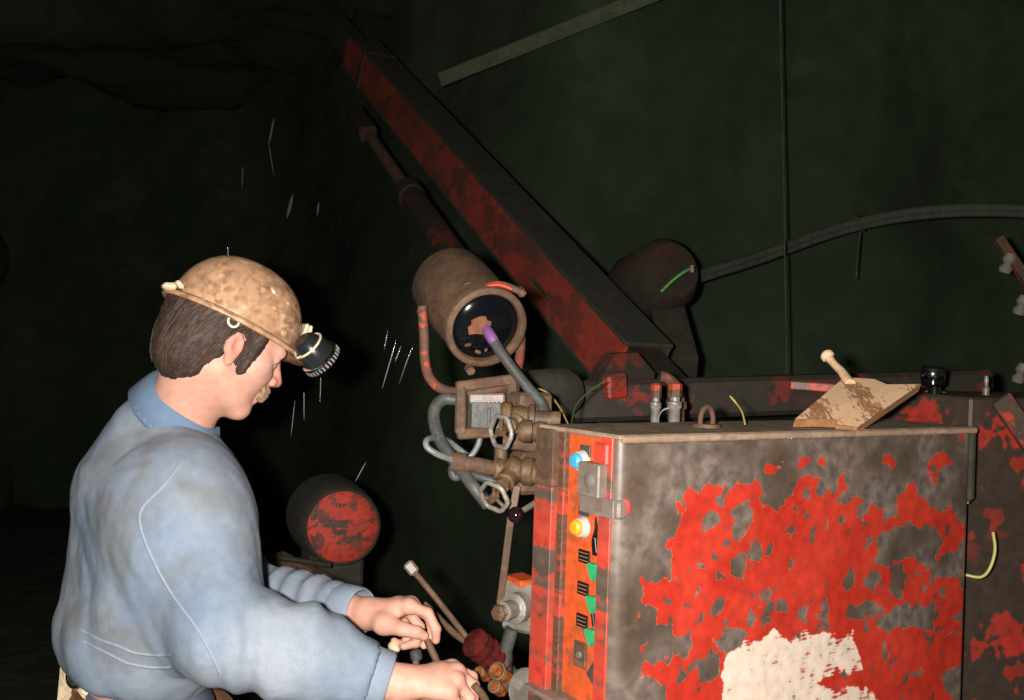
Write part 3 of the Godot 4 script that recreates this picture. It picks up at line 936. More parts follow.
# ------------------------------------------------------------------ boom
func boom() -> void:
	var a := at(640, 372, 2.95)
	var b := at(360, 54, 5.43)
	var d := (b - a).normalized()
	var view := ((a + b) / 2 - cam.position).normalized()
	var side := d.cross(view).normalized()          # across the boom, seen from here
	if side.x < 0:
		side = -side
	var toward := side.cross(d).normalized()
	if toward.dot(view) > 0:
		toward = -toward
	var nr := (toward - side * 0.75).normalized()     # red web
	var nt := d.cross(nr).normalized()
	if nt.dot(side) < 0:
		nt = -nt
	var t := thing("drill_boom", "long red box-section drill boom slanting up into the dark", "boom", a)
	var L := (b - a).length()
	var mid := (a + b) / 2
	var pw := 0.17
	var ph := 0.15
	var fb := Basis(d, nr, d.cross(nr))
	part("red_web", M.boom_red, t, func(mb: MB): box(mb, Transform3D(fb, mid + nr * ph / 2), Vector3(L, 0.014, pw), 0.004))
	part("rear_web", M.muddy, t, func(mb: MB): box(mb, Transform3D(fb, mid - nr * ph / 2), Vector3(L, 0.014, pw), 0.004))
	part("muddy_flange", M.muddy, t, func(mb: MB): box(mb, Transform3D(Basis(d, nt, d.cross(nt)), mid + nt * (pw / 2 + 0.004)), Vector3(L, 0.014, ph + 0.02), 0.004))
	part("lower_flange", M.muddy, t, func(mb: MB): box(mb, Transform3D(Basis(d, nt, d.cross(nt)), mid - nt * (pw / 2 + 0.004)), Vector3(L, 0.014, ph + 0.02), 0.004))
	part("foot_bracket", M.chip_dark, t, func(mb: MB):
		box(mb, Transform3D(fb, a + d * 0.02 + nr * (ph / 2 + 0.012) - nt * 0.03), Vector3(0.13, 0.02, 0.06), 0.004)
		box(mb, Transform3D(fb, a - d * 0.1), Vector3(0.28, ph * 0.9, pw * 0.8), 0.01))
	part("wear_strip", M.muddy, t, func(mb: MB): box(mb, Transform3D(fb, a + d * 0.55 + nr * (ph / 2 + 0.008) - nt * 0.02), Vector3(0.13, 0.006, 0.014), 0.002))
	part("collar_band", M.muddy, t, func(mb: MB): box(mb, Transform3D(fb, a + d * (L * 0.9)), Vector3(0.05, ph + 0.03, pw + 0.03), 0.006))
	part("inner_beam", M.muddy, t, func(mb: MB): box(mb, Transform3D(fb, b + d * 0.4), Vector3(1.0, ph * 0.8, pw * 0.75), 0.008))
	# lift cylinder alongside
	var lc := thing("lift_cylinder", "dull red hydraulic lift cylinder running alongside the drill boom", "cylinder", at(470, 290, 3.5))
	var c0 := at(505, 330, 3.2)
	var c1 := at(357, 118, 5.0)
	var cd := (c1 - c0).normalized()
	part("barrel", M.chip_dark, lc, func(mb: MB): lathe(mb, along(c0, cd), [Vector2(0, 0), Vector2(0.045, 0), Vector2(0.05, 0.02), Vector2(0.05, 1.15), Vector2(0.058, 1.16), Vector2(0.058, 1.24), Vector2(0.05, 1.25), Vector2(0.028, 1.26)], 18))
	part("rod", M.rusty, lc, func(mb: MB): tube(mb, [c0 + cd * 1.2, c1], 0.028, 12))
	part("rod_eye", M.chip_dark, lc, func(mb: MB):
		box(mb, along(c1 - cd * 0.1, cd), Vector3(0.09, 0.34, 0.08), 0.012))
	# drum-like feed motor up on the right
	var mo := thing("feed_motor", "dim reddish round motor housing on the boom, beside a green wire", "motor", at(668, 300, 3.6))
	part("housing", M.motor, mo, func(mb: MB): lathe(mb, along(at(662, 276, 3.6), Vector3(0.35, 0.2, 0.9)), [Vector2(0, -0.2), Vector2(0.12, -0.2), Vector2(0.13, -0.18), Vector2(0.13, 0.04), Vector2(0.1, 0.08), Vector2(0, 0.09)], 24))
	part("support", M.muddy, mo, func(mb: MB): bar(mb, at(662, 300, 3.7), at(680, 372, 3.4), 0.12, 0.12, Vector3.BACK))
	var gw := MB.new()
	tube(gw, smooth(path([[661, 292, 3.4], [672, 281, 3.4], [684, 272, 3.4], [692, 268, 3.42]]), 4), 0.006, 6)
	tag(obj("loose_wire", gw, std(Color8(90, 150, 76), 0.5)), "short green wire crossing the dim round motor", "wire")
	var wc := MB.new()
	lathe(wc, along(at(692, 269, 3.41), Vector3.UP), [Vector2(0, -0.012), Vector2(0.01, -0.012), Vector2(0.01, 0.012), Vector2(0, 0.012)], 8)
	tag(obj("wire_clip", wc, M.steel), "tiny steel clip at the green wire's end", "clip")

# ------------------------------------------------------------------ work light
func work_light() -> void:
	var c := at(486, 327, 1.84)
	var far := at(452, 287, 2.03)
	var ax := (far - c).normalized()
	var t := thing("work_light", "rusty round rig work light with its back open, dark bulb inside a yoke", "lamp", at(470, 392, 1.86))
	var X := along(c, ax)
	var L := (far - c).length()
	part("housing", M.rusty, t, func(mb: MB): lathe(mb, X, [Vector2(0.068, 0.0), Vector2(0.074, 0.0), Vector2(0.076, 0.03), Vector2(0.08, L * 0.6), Vector2(0.083, L), Vector2(0.07, L + 0.03), Vector2(0.0, L + 0.035)], 40))
	part("rear_ring", M.rusty, t, func(mb: MB): lathe(mb, X, [Vector2(0.064, 0.006), Vector2(0.064, -0.004), Vector2(0.067, -0.008), Vector2(0.073, -0.008), Vector2(0.0775, -0.005), Vector2(0.079, 0.0), Vector2(0.079, 0.012), Vector2(0.075, 0.014)], 40))
	var bulb := part("bulb_back", M.black_gloss, t, func(mb: MB):
		var prof := []
		for k in 10:
			var a := PI / 2 * k / 9.0
			prof.append(Vector2(0.0655 * cos(a), 0.012 - 0.022 * sin(a)))
		prof[9].x = 0.0
		lathe(mb, X, prof, 32))
	# flake of rust scale clinging to the bulb's back, and burnt crumbs under it
	part("rust_flake", layered(Color8(112, 70, 48), Color8(130, 82, 56), Color8(84, 54, 40), 0.5, 71, 12.0, 0.9, 0.05), bulb, func(mb: MB):
		var n := 16
		var rg := RandomNumberGenerator.new()
		rg.seed = 5
		var ring := []
		var e := X.basis
		var ctr := Vector2(-0.018, 0.008)
		var pos := func(q: Vector2) -> Vector3:
			var w := cam.transform.basis * Vector3(q.x, q.y, 0)
			var lat := w - ax * w.dot(ax)
			var rr := lat.length() / 0.0655
			return c + lat + ax * (0.012 - 0.022 * sqrt(maxf(0.0, 1.0 - rr * rr)) - 0.0025)
		for k in n:
			var a := TAU * k / n
			ring.append(pos.call(ctr + Vector2(cos(a) * 0.024, sin(a) * 0.02) * rg.randf_range(0.7, 1.1)))
		var cc: Vector3 = pos.call(ctr)
		for k in n:
			mb.poly([cc, ring[k], ring[(k + 1) % n]], -ax)
			mb.poly([ring[k], ring[(k + 1) % n], ring[(k + 1) % n] + ax * 0.004, ring[k] + ax * 0.004], ring[k] - cc))
	part("terminal_crumbs", M.rusty, bulb, func(mb: MB):
		for q in [[468, 345, 0.013, 0.006], [478, 352, 0.012, 0.007], [461, 338, 0.006, 0.005], [486, 350, 0.008, 0.005]]:
			box(mb, Transform3D(X.basis * Basis(Vector3.UP, q[0]), at(q[0], q[1], 1.836)), Vector3(q[2], 0.006, q[3]), 0.002))
	var rim_at := func(x: float, y: float, d: float) -> Vector3: return at(x, y, d)
	# latch bar across the top and its bolts
	part("latch_bar", M.rusty_red, t, func(mb: MB): tube(mb, smooth(path([[466, 287, 1.86], [482, 287, 1.83], [497, 284, 1.82], [510, 287, 1.82], [524, 294, 1.82]]), 4), 0.0065, 8, false, 0.6))
	part("latch_slot", std(Color8(186, 66, 40), 0.6), t, func(mb: MB): tube(mb, smooth(path([[478, 288.5, 1.822], [490, 285.5, 1.815], [500, 285, 1.812], [512, 289, 1.812]]), 4), 0.0035, 6))
	for q in [[467, 285, 1.845], [521, 292, 1.83], [470, 370, 1.83], [422, 313, 1.9]]:
		part("bolt", M.rusty, t, func(mb: MB): lathe(mb, along(at(q[0], q[1], q[2]), -ax), [Vector2(0, -0.01), Vector2(0.0085, -0.01), Vector2(0.0085, 0.006), Vector2(0, 0.006)], 6, true))
	# yoke of bent flat bar
	part("yoke", M.rusty_red, t, func(mb: MB): tube(mb, smooth(path([[422, 306, 1.9], [424, 335, 1.9], [425, 362, 1.9], [431, 380, 1.89], [445, 390, 1.88], [470, 392, 1.86], [495, 388, 1.86], [512, 380, 1.88], [519, 362, 1.91], [521, 335, 1.93], [521, 315, 1.94]]), 6), 0.0095, 10, false, 0.7))
	part("swivel_bolt", M.rusty, t, func(mb: MB): lathe(mb, Transform3D(Basis.IDENTITY, at(483, 392, 1.86)), [Vector2(0.009, -0.03), Vector2(0.009, 0.012), Vector2(0.014, 0.012), Vector2(0.014, 0.024), Vector2(0, 0.024)], 12))
	# cable with a violet boot
	var cb := thing("bulb_cable", "grey power cable running from the work light's bulb to the rig", "cable", at(545, 412, 1.72))
	part("boot", std(Color8(120, 78, 132), 0.5), cb, func(mb: MB): tube(mb, path([[485, 327, 1.838], [488, 332, 1.82], [493, 340, 1.81], [496, 345, 1.81]]), [0.0085, 0.0105, 0.0105, 0.009], 12))
	part("cord", M.rubber, cb, func(mb: MB): tube(mb, smooth(path([[493, 340, 1.812], [502, 354, 1.80], [516, 373, 1.79], [530, 390, 1.78], [541, 403, 1.77], [545, 414, 1.76]]), 5), 0.0098, 12))
	# junction frame the yoke is bolted to
	var jf := thing("junction_frame", "square rusty steel frame holding a grey terminal block under the work light", "bracket", at(486, 437, 1.84))
	var F := func(x: float, y: float) -> Vector3: return at(x, y, 1.84 + (x - 486) * 0.0006)
	for q in [[[456, 387], [517, 379]], [[457, 434], [517, 430]], [[461, 386], [461, 434]], [[512, 380], [513, 430]]]:
		part("frame_bar", M.rusty, jf, func(mb: MB): bar(mb, F.call(q[0][0], q[0][1]), F.call(q[1][0], q[1][1]), 0.02, 0.018, cam.transform.basis * Vector3.BACK if q[0][0] != q[1][0] and absf(q[0][1] - q[1][1]) < 20 else Vector3.BACK, 0.003))
	part("back_plate", M.muddy, jf, func(mb: MB): box(mb, Transform3D(Basis(Vector3.UP, -0.1), at(487, 408, 1.87)), Vector3(0.12, 0.095, 0.01), 0.002))
	var tb := part("terminal_block", M.rubber, jf, func(mb: MB): box(mb, Transform3D(Basis(Vector3.UP, -0.1), at(487, 413, 1.845)), Vector3(0.058, 0.058, 0.03), 0.003))
	part("terminal_top", M.bare, tb, func(mb: MB): box(mb, Transform3D(Basis(Vector3.UP, -0.1) * Basis(Vector3.BACK, 0.05), at(488, 398, 1.836)), Vector3(0.066, 0.018, 0.036), 0.003))
	for k in 7:
		part("terminal_screw", M.steel, tb, func(mb: MB): lathe(mb, along(at(476 + k * 4.2, 401.5, 1.816), cam.transform.basis * Vector3.BACK), [Vector2(0.0026, -0.004), Vector2(0.0026, 0.002), Vector2(0, 0.003)], 8))
	part("terminal_slot", M.rubber, tb, func(mb: MB): box(mb, Transform3D(Basis(Vector3.UP, -0.1), at(489, 417, 1.83)), Vector3(0.006, 0.034, 0.006), 0.001))

# ------------------------------------------------------------------ valves, hoses and levers left of the cabinet
func ring(mb: MB, c: Vector3, n: Vector3, r: float, tr: float, sides := 28, lobes := 0, squash := 1.0) -> void:
	var X := along(c, n)
	var pts := []
	for k in sides:
		var a := TAU * k / sides
		var rr := r * (1.0 + (0.05 * cos(a * lobes) if lobes > 0 else 0.0))
		pts.append(X * Vector3(cos(a) * rr, 0, sin(a) * rr))
	tube(mb, pts, tr, 8, true, squash)

func hand_wheel(parent: Node, c: Vector3, n: Vector3, r: float) -> void:
	var w := part("hand_wheel", M.steel, parent, func(mb: MB): ring(mb, c, n, r, 0.0045, 30, 6))
	for k in 3:
		part("spoke", M.rusty, w, func(mb: MB):
			var X := along(c, n)
			var a := TAU * k / 3 + 0.5
			tube(mb, [X * Vector3(cos(a) * r, 0, sin(a) * r), X * Vector3(0, 0.0, 0)], 0.0035, 8))
	part("wheel_nut", M.brass, w, func(mb: MB): lathe(mb, along(c, n), [Vector2(0, -0.006), Vector2(0.0075, -0.006), Vector2(0.0075, 0.007), Vector2(0, 0.007)], 6, true))

func valves() -> void:
	# upper gate valve
	var v := thing("gate_valve", "brown brass gate valve with a bright handwheel, beside the terminal frame", "valve", at(522, 445, 1.75))
	var rt := at(560, 422, 1.74) - at(500, 418, 1.74)
	var c := at(520, 418, 1.75)
	part("body", M.brass, v, func(mb: MB):
		lathe(mb, along(c, rt), [Vector2(0, -0.035), Vector2(0.022, -0.035), Vector2(0.027, -0.03), Vector2(0.027, -0.018), Vector2(0.019, -0.013), Vector2(0.023, 0.0), Vector2(0.019, 0.012), Vector2(0.026, 0.016), Vector2(0.026, 0.024), Vector2(0.016, 0.026), Vector2(0.016, 0.07), Vector2(0, 0.07)], 22))
	var wn := at(500, 432, 1.69) - at(520, 423, 1.75)
	part("bonnet", M.brass, v, func(mb: MB): lathe(mb, along(at(520, 421, 1.75), wn), [Vector2(0.02, 0), Vector2(0.018, 0.02), Vector2(0.012, 0.024), Vector2(0.012, 0.036), Vector2(0.005, 0.038), Vector2(0.005, 0.07)], 18))
	hand_wheel(v, at(501, 432, 1.70), Vector3(-0.74, -0.05, 0.62), 0.027)
	part("union_nut", M.brass, v, func(mb: MB): lathe(mb, along(at(536, 432, 1.72), rt), [Vector2(0, -0.03), Vector2(0.015, -0.03), Vector2(0.02, -0.022), Vector2(0.02, -0.008), Vector2(0.015, -0.006), Vector2(0.019, 0.002), Vector2(0.019, 0.016), Vector2(0.012, 0.02), Vector2(0.012, 0.04)], 12))
	part("flange_plate", M.rusty, v, func(mb: MB): box(mb, Transform3D(Basis(Vector3.UP, 0.58), at(530, 406, 1.80)), Vector3(0.07, 0.05, 0.05), 0.006))
	part("lower_pipe", M.rusty, v, func(mb: MB): tube(mb, path([[505, 440, 1.80], [552, 446, 1.78]]), 0.016, 14))
	part("riser", M.brass, v, func(mb: MB): tube(mb, path([[501, 445, 1.77], [500, 480, 1.76]]), 0.012, 12))
	# lower valve
	var w := thing("globe_valve", "brown brass globe valve with a tilted bright handwheel, below the gate valve", "valve", at(512, 500, 1.75))
	part("body", M.brass, w, func(mb: MB): lathe(mb, along(at(512, 470, 1.75), at(545, 473, 1.73) - at(480, 467, 1.75)), [Vector2(0, -0.03), Vector2(0.018, -0.03), Vector2(0.02, -0.024), Vector2(0.016, -0.014), Vector2(0.026, 0.0), Vector2(0.02, 0.016), Vector2(0.025, 0.022), Vector2(0.025, 0.036), Vector2(0.021, 0.04), Vector2(0.021, 0.085), Vector2(0, 0.085)], 22))
	part("bonnet", M.brass, w, func(mb: MB): lathe(mb, along(at(510, 475, 1.74), at(494, 497, 1.69) - at(510, 475, 1.74)), [Vector2(0.017, 0), Vector2(0.017, 0.02), Vector2(0.013, 0.023), Vector2(0.013, 0.034), Vector2(0.005, 0.036), Vector2(0.005, 0.06)], 18))
	hand_wheel(w, at(494, 497, 1.69), Vector3(-0.52, -0.42, 0.74), 0.026)
	part("inlet_pipe", M.rusty, w, func(mb: MB): tube(mb, path([[455, 462, 1.77], [478, 465, 1.77], [502, 470, 1.755]]), 0.0135, 14))
	part("hose_clamp", M.rusty, w, func(mb: MB): lathe(mb, along(at(459, 462, 1.77), at(478, 465, 1.77) - at(455, 462, 1.77)), [Vector2(0.014, -0.012), Vector2(0.0175, -0.012), Vector2(0.0175, 0.012), Vector2(0.014, 0.012)], 16))
	part("manifold", M.rusty, w, func(mb: MB): box(mb, Transform3D(Basis(Vector3.UP, 0.58), at(533, 472, 1.80)), Vector3(0.08, 0.075, 0.05), 0.008))
	# hoses
	for q in [["thick grey rubber hose curving down from the terminal frame to the lower handwheel", M.rubber, 0.0115, [[462, 401, 1.85], [446, 399, 1.85], [436, 406, 1.84], [434, 420, 1.83], [440, 440, 1.81], [452, 458, 1.79], [464, 474, 1.77], [476, 490, 1.755], [488, 505, 1.76]]], ["thin pale grey hose looping out left of the valves", M.grey_hose, 0.0056, [[462, 463, 1.765], [450, 459, 1.76], [437, 454, 1.75], [427, 447, 1.75], [427, 440, 1.76], [436, 438, 1.8], [448, 441, 1.84], [460, 450, 1.86], [470, 456, 1.86], [478, 445, 1.86], [481, 432, 1.86]]], ["short dark hose hanging from the pipe clamp", M.rubber, 0.008, [[456, 463, 1.78], [452, 470, 1.785], [455, 477, 1.785], [468, 474, 1.78], [486, 479, 1.77], [505, 486, 1.77]]]]:
		var mb := MB.new()
		tube(mb, smooth(path(q[3]), 6), q[2], 12)
		tag(obj("hose", mb, q[1]), q[0], "hose")
	# ball lever and the long bar under it
	var bl := thing("ball_lever", "control lever with a glossy black ball knob and long flat steel bar", "lever", at(503, 610, 1.74))
	part("ball_knob", std(Color8(32, 16, 20), 0.1), bl, func(mb: MB):
		var prof := []
		for k in 13:
			var a := -PI / 2 + PI * k / 12.0
			prof.append(Vector2(maxf(cos(a) * 0.0145, 0.0), sin(a) * 0.0145))
		lathe(mb, along(at(516, 515, 1.70), Vector3.UP), prof, 24))
	part("rod", M.steel, bl, func(mb: MB): tube(mb, path([[543, 498, 1.76], [516, 515, 1.70]]), 0.0055, 10))
	part("upper_bar", M.brass, bl, func(mb: MB): bar(mb, at(517, 486, 1.745), at(511, 520, 1.735), 0.013, 0.008, Vector3.BACK, 0.001))
	part("long_bar", M.rusty, bl, func(mb: MB): bar(mb, at(511, 516, 1.735), at(500, 604, 1.75), 0.0125, 0.007, Vector3.BACK, 0.001))
	# spool valve with a chrome body low on the cabinet's side
	var sv := thing("spool_valve", "grey steel spool valve with square flange and hex end, against the cabinet's rear edge", "valve", at(520, 645, 1.74))
	var dir := at(497, 613, 1.68) - at(525, 605, 1.75)
	part("square_flange", M.steel, sv, func(mb: MB): box(mb, along(at(523, 608, 1.735), dir), Vector3(0.085, 0.016, 0.085), 0.014))
	part("spindle", M.steel, sv, func(mb: MB): lathe(mb, along(at(520, 607, 1.725), dir), [Vector2(0.026, 0), Vector2(0.026, 0.02), Vector2(0.016, 0.024), Vector2(0.016, 0.05), Vector2(0.01, 0.052), Vector2(0.01, 0.06)], 20))
	part("hex_end", M.brass, sv, func(mb: MB): lathe(mb, along(at(499, 613, 1.68), dir), [Vector2(0, -0.008), Vector2(0.0145, -0.008), Vector2(0.0145, 0.004), Vector2(0.011, 0.008), Vector2(0, 0.008)], 6, true))
	part("orange_cap", M.chip_orange, sv, func(mb: MB): box(mb, Transform3D(Basis(Vector3.UP, 0.58), at(522, 580, 1.76)), Vector3(0.045, 0.012, 0.06), 0.003))
	part("pipe_stub", M.rubber, sv, func(mb: MB): tube(mb, path([[512, 628, 1.735], [506, 650, 1.74], [505, 690, 1.74]]), 0.012, 12))
	# dark red ribbed coupling and orange fittings
	var rc := thing("ribbed_coupling", "dark red ribbed hose coupling smeared with grease, below the spool valve", "coupling", at(484, 665, 1.72))
	var rd := at(473, 645, 1.70) - at(500, 665, 1.74)
	part("sleeve", layered(Color8(66, 22, 22), Color8(96, 28, 28), Color8(34, 24, 20), 0.5, 73, 12.0, 0.25, 0.04, 0.012, 0.9), rc, func(mb: MB):
		var prof := [Vector2(0, -0.045)]
		for k in 5:
			var y0 := -0.045 + k * 0.018
			prof.append_array([Vector2(0.018, y0), Vector2(0.026, y0 + 0.004), Vector2(0.026, y0 + 0.009), Vector2(0.018, y0 + 0.013)])
		prof.append(Vector2(0, 0.045))
		lathe(mb, along(at(487, 652, 1.73), rd), prof, 20))
	part("stub", M.rubber, rc, func(mb: MB): tube(mb, path([[490, 656, 1.74], [512, 676, 1.78]]), 0.016, 12))
	for q in [[500, 673, 1.72, 0.016], [497, 688, 1.715, 0.011], [482, 674, 1.73, 0.009]]:
		var fm := thing("orange_fitting", ["large greasy orange hex fitting under the ribbed coupling", "small orange hex plug lowest in the greasy fittings", "small orange hex plug tucked behind the right hand"][[500, 497, 482].find(int(q[0]))], "fitting", at(q[0], q[1] + 10, q[2]))
		var r: float = q[3]
		part("hex", M.greasy_orange, fm, func(mb: MB): lathe(mb, along(at(q[0], q[1], q[2]), Vector3(-0.4, 0.5, 0.75)), [Vector2(0, -0.02), Vector2(r, -0.02), Vector2(r, 0.004), Vector2(r * 0.7, 0.008), Vector2(r * 0.7, 0.016), Vector2(0, 0.016)], 6, true))
		part("washer", M.brass, fm, func(mb: MB): ring(mb, at(q[0], q[1], q[2]) + Vector3(-0.4, 0.5, 0.75) * 0.012, Vector3(-0.4, 0.5, 0.75), r * 0.85, 0.003, 18))
	var gd := thing("steel_disc", "plain grey steel disc beside the cabinet's lower edge", "disc", at(522, 710, 1.71))
	part("disc", M.steel, gd, func(mb: MB): lathe(mb, along(at(527, 692, 1.70), Vector3(-0.62, 0.1, 0.78)), [Vector2(0, -0.02), Vector2(0.036, -0.02), Vector2(0.04, -0.016), Vector2(0.04, 0.0), Vector2(0.036, 0.005), Vector2(0.02, 0.008), Vector2(0, 0.009)], 26))
	part("backing_arm", M.rusty, gd, func(mb: MB): bar(mb, at(530, 690, 1.73), at(548, 700, 1.80), 0.03, 0.03))

# ------------------------------------------------------------------ lever bank under the hands
func lever_bank() -> void:
	var t := thing("lever_bank", "bank of slim steel control levers under the worker's hands", "controls", at(455, 1250, 1.68))
	var c := at(455, 775, 1.66)
	part("valve_block", M.chip_dark, t, func(mb: MB): box(mb, Transform3D(Basis(Vector3.UP, 0.58), c), Vector3(0.14, 0.1, 0.4), 0.008))
	part("pedestal", M.muddy, t, func(mb: MB):
		box(mb, Transform3D(Basis(Vector3.UP, 0.58), Vector3(c.x, (c.y - 0.04) / 2, c.z)), Vector3(0.1, c.y - 0.04, 0.12), 0.008)
		box(mb, Transform3D(Basis(Vector3.UP, 0.58), Vector3(c.x, 0.03, c.z)), Vector3(0.3, 0.06, 0.34), 0.008))
	for q in [[[427, 640, 1.70], [443, 680, 1.68], [452, 745, 1.66]], [[394, 646, 1.74], [400, 690, 1.72], [430, 748, 1.70]], [[416, 654, 1.74], [418, 690, 1.72], [440, 748, 1.70]], [[474, 685, 1.555], [487, 706, 1.565], [478, 745, 1.60]]]:
		var lv := part("lever", M.rusty, t, func(mb: MB): tube(mb, smooth(path(q), 4), 0.0062, 10))
		if q[0][0] == 394 or q[0][0] == 416:
			part("lever_knob", M.cream if q[0][0] == 394 else M.rubber, lv, func(mb: MB): lathe(mb, along(at(q[0][0], q[0][1], q[0][2]), Vector3(-0.15, 1, 0)), [Vector2(0.007, -0.012), Vector2(0.0105, -0.008), Vector2(0.0105, 0.004), Vector2(0.006, 0.008), Vector2(0, 0.008)], 12))
	# longer lever with a square head behind the left hand
	var hl := thing("square_head_lever", "long slanting lever with a square grey head behind the left hand", "lever", at(478, 655, 1.80))
	part("rod", M.rusty, hl, func(mb: MB): tube(mb, path([[411, 568, 1.86], [436, 598, 1.85], [472, 644, 1.80], [492, 668, 1.78]]), 0.0058, 10))
	part("head", M.bare, hl, func(mb: MB): box(mb, along(at(411.5, 568, 1.86), at(411, 568, 1.86) - at(436, 598, 1.85)), Vector3(0.02, 0.026, 0.018), 0.004))
	part("second_rod", M.rusty, hl, func(mb: MB): tube(mb, path([[424, 604, 1.88], [455, 634, 1.85], [480, 652, 1.81]]), 0.0065, 10))

# ------------------------------------------------------------------ background
func background_things() -> void:
	# round-ended tank in the dark between the man and the rig
	var dr := thing("round_tank", "round-ended steel tank with chipped red end face in the dark", "tank", at(335, 1000, 2.9))
	var c := at(343, 527, 2.86)
	var far := at(327, 514, 3.14)
	var ax := (far - c).normalized()
	var X := along(c, ax)
	part("shell", M.muddy, dr, func(mb: MB): lathe(mb, X, [Vector2(0.101, 0.004), Vector2(0.106, 0.0), Vector2(0.111, 0.006), Vector2(0.12, 0.1), Vector2(0.126, 0.24), Vector2(0.126, 0.3), Vector2(0, 0.33)], 40))
	part("end_face", layered(Color8(70, 50, 42), Color8(186, 52, 34), Color8(96, 50, 38), 0.44, 81, 4.2, 0.7, 0.08, 0.014, 0.4), dr, func(mb: MB): lathe(mb, X, [Vector2(0, -0.004), Vector2(0.06, -0.003), Vector2(0.096, 0.002), Vector2(0.102, 0.006)], 40))
	part("saddle", M.muddy, dr, func(mb: MB): box(mb, along(c + ax * 0.18 - Vector3.UP * 0.15, ax, Vector3.RIGHT), Vector3(0.16, 0.2, 0.12), 0.01))
	part("stand", M.muddy, dr, func(mb: MB):
		var b := c + ax * 0.18
		box(mb, Transform3D(Basis.IDENTITY, Vector3(b.x, (b.y - 0.12) / 2, b.z)), Vector3(0.1, b.y - 0.12, 0.1), 0.01)
		box(mb, Transform3D(Basis.IDENTITY, Vector3(b.x, 0.03, b.z)), Vector3(0.4, 0.06, 0.4), 0.01))
	var br := thing("muddy_rail", "low muddy rail below the round tank, half hidden by the sleeve", "rail", at(330, 590, 2.7))
	part("rail", M.rusty, br, func(mb: MB): bar(mb, at(278, 560, 2.75), at(400, 622, 2.5), 0.03, 0.05))
	part("rail_post", M.rusty, br, func(mb: MB):
		var q := at(300, 572, 2.7)
		box(mb, Transform3D(Basis.IDENTITY, Vector3(q.x, q.y / 2, q.z)), Vector3(0.05, q.y, 0.05), 0.004))
	part("rail_pipe", M.chip_dark, br, func(mb: MB): tube(mb, path([[268, 556, 2.6], [330, 565, 2.7]]), 0.008, 8))
	# hoses slung along the rock wall
	for q in [[0, 0.018, "upper grey hose slung along the rock wall"], [6, 0.013, "lower thin grey hose slung along the rock wall"]]:
		var mb := MB.new()
		var o: float = q[0]
		tube(mb, smooth(path([[640, 297 + o, 4.1], [700, 274 + o, 4.15], [760, 255 + o, 4.2], [830, 230 + o, 4.2], [880, 217 + o, 4.1], [940, 209 + o, 4.0], [1010, 208 + o, 3.9], [1090, 215 + o, 3.9]]), 5), q[1], 10)
		tag(obj("wall_hose", mb, M.old_hose), q[2], "hose")
	var tie := MB.new()
	ring(tie, at(860, 223, 4.12), at(870, 218, 4.1) - at(850, 228, 4.14), 0.034, 0.006, 20)
	tube(tie, path([[860, 231, 4.1], [858, 250, 4.12], [856, 278, 4.14]]), 0.004, 6)
	tag(obj("hose_tie", tie, M.old_hose), "thin tie wire knotted round the hoses on the wall", "tie")
	# hanging line
	var hl := MB.new()
	tube(hl, path([[777, -160, 3.9], [781, 60, 3.85], [784, 200, 3.8], [787, 380, 3.75]]), 0.004, 8)
	tag(obj("hanging_line", hl, M.old_hose), "thin dark line hanging straight down in front of the rock", "line")
	# roof strap
	var rs := MB.new()
	bar(rs, at(440, 80, 5.0), at(700, -24, 4.4), 0.07, 0.02, Vector3.BACK)
	tag(obj("roof_strap", rs, M.strap), "flat grey steel strap slanting across the mine roof", "strap")
	# bracket on the right wall
	var bk := thing("wall_bracket", "rusty bracket with pale porcelain insulators on the right-hand rock", "bracket", at(1012, 290, 3.3))
	part("arm", M.rusty_red, bk, func(mb: MB): bar(mb, at(998, 238, 3.3), at(1030, 285, 3.25), 0.03, 0.03, Vector3.BACK))
	for q in [[1008, 262], [1022, 304], [1021, 372]]:
		part("insulator", std(Color8(130, 124, 114), 0.5), bk, func(mb: MB): lathe(mb, along(at(q[0], q[1], 3.28), Vector3(0.2, 1, 0.3)), [Vector2(0, -0.035), Vector2(0.018, -0.035), Vector2(0.022, -0.02), Vector2(0.012, -0.008), Vector2(0.022, 0.008), Vector2(0.014, 0.03), Vector2(0, 0.032)], 14))
	part("post", M.muddy, bk, func(mb: MB): bar(mb, at(1045, 180, 3.4), at(1040, 420, 3.3), 0.06, 0.06, Vector3.BACK))

func water() -> void:
	var m := std(Color8(225, 232, 236), 0.1)
	m.transparency = BaseMaterial3D.TRANSPARENCY_ALPHA
	m.albedo_color.a = 0.1
	var dim: StandardMaterial3D = m.duplicate()
	dim.albedo_color.a = 0.025
	dim.roughness = 0.6
	for q in [[396, 341, 382, 389, 1.9, 0.0011], [401, 346, 395, 362, 1.9, 0.0012], [366, 462, 355, 482, 1.9, 0.0011], [410, 352, 399, 384, 2.1, 0.0008], [413, 346, 404, 368, 2.1, 0.0008], [388, 330, 384, 350, 2.1, 0.0007], [321, 372, 320, 402, 1.9, 0.0008], [304, 392, 304, 420, 1.9, 0.0008], [295, 400, 291, 436, 1.9, 0.0007], [274, 118, 269, 144, 2.6, 0.003], [293, 194, 287, 218, 2.6, 0.005], [319, 202, 317, 216, 2.6, 0.003], [268, 140, 274, 176, 2.6, 0.0015], [243, 166, 242, 188, 2.6, 0.0015], [228, 247, 228, 258, 1.8, 0.0008]]:
		var mb := MB.new()
		var a := at(q[0], q[1], q[4])
		var b := at(q[2], q[3], q[4])
		tube(mb, [a, a.lerp(b, 0.3), a.lerp(b, 0.7), b], [q[5] * 0.2, q[5], q[5], q[5] * 0.2], 6)
		tag(obj("water_drip", mb, dim if q[4] > 2.5 else m), "faint smear of water dripping high in the dark behind the hard hat" if q[4] > 2.5 else "thin thread of water dripping from the dark mine roof", "water", "water dripping from the mine roof")

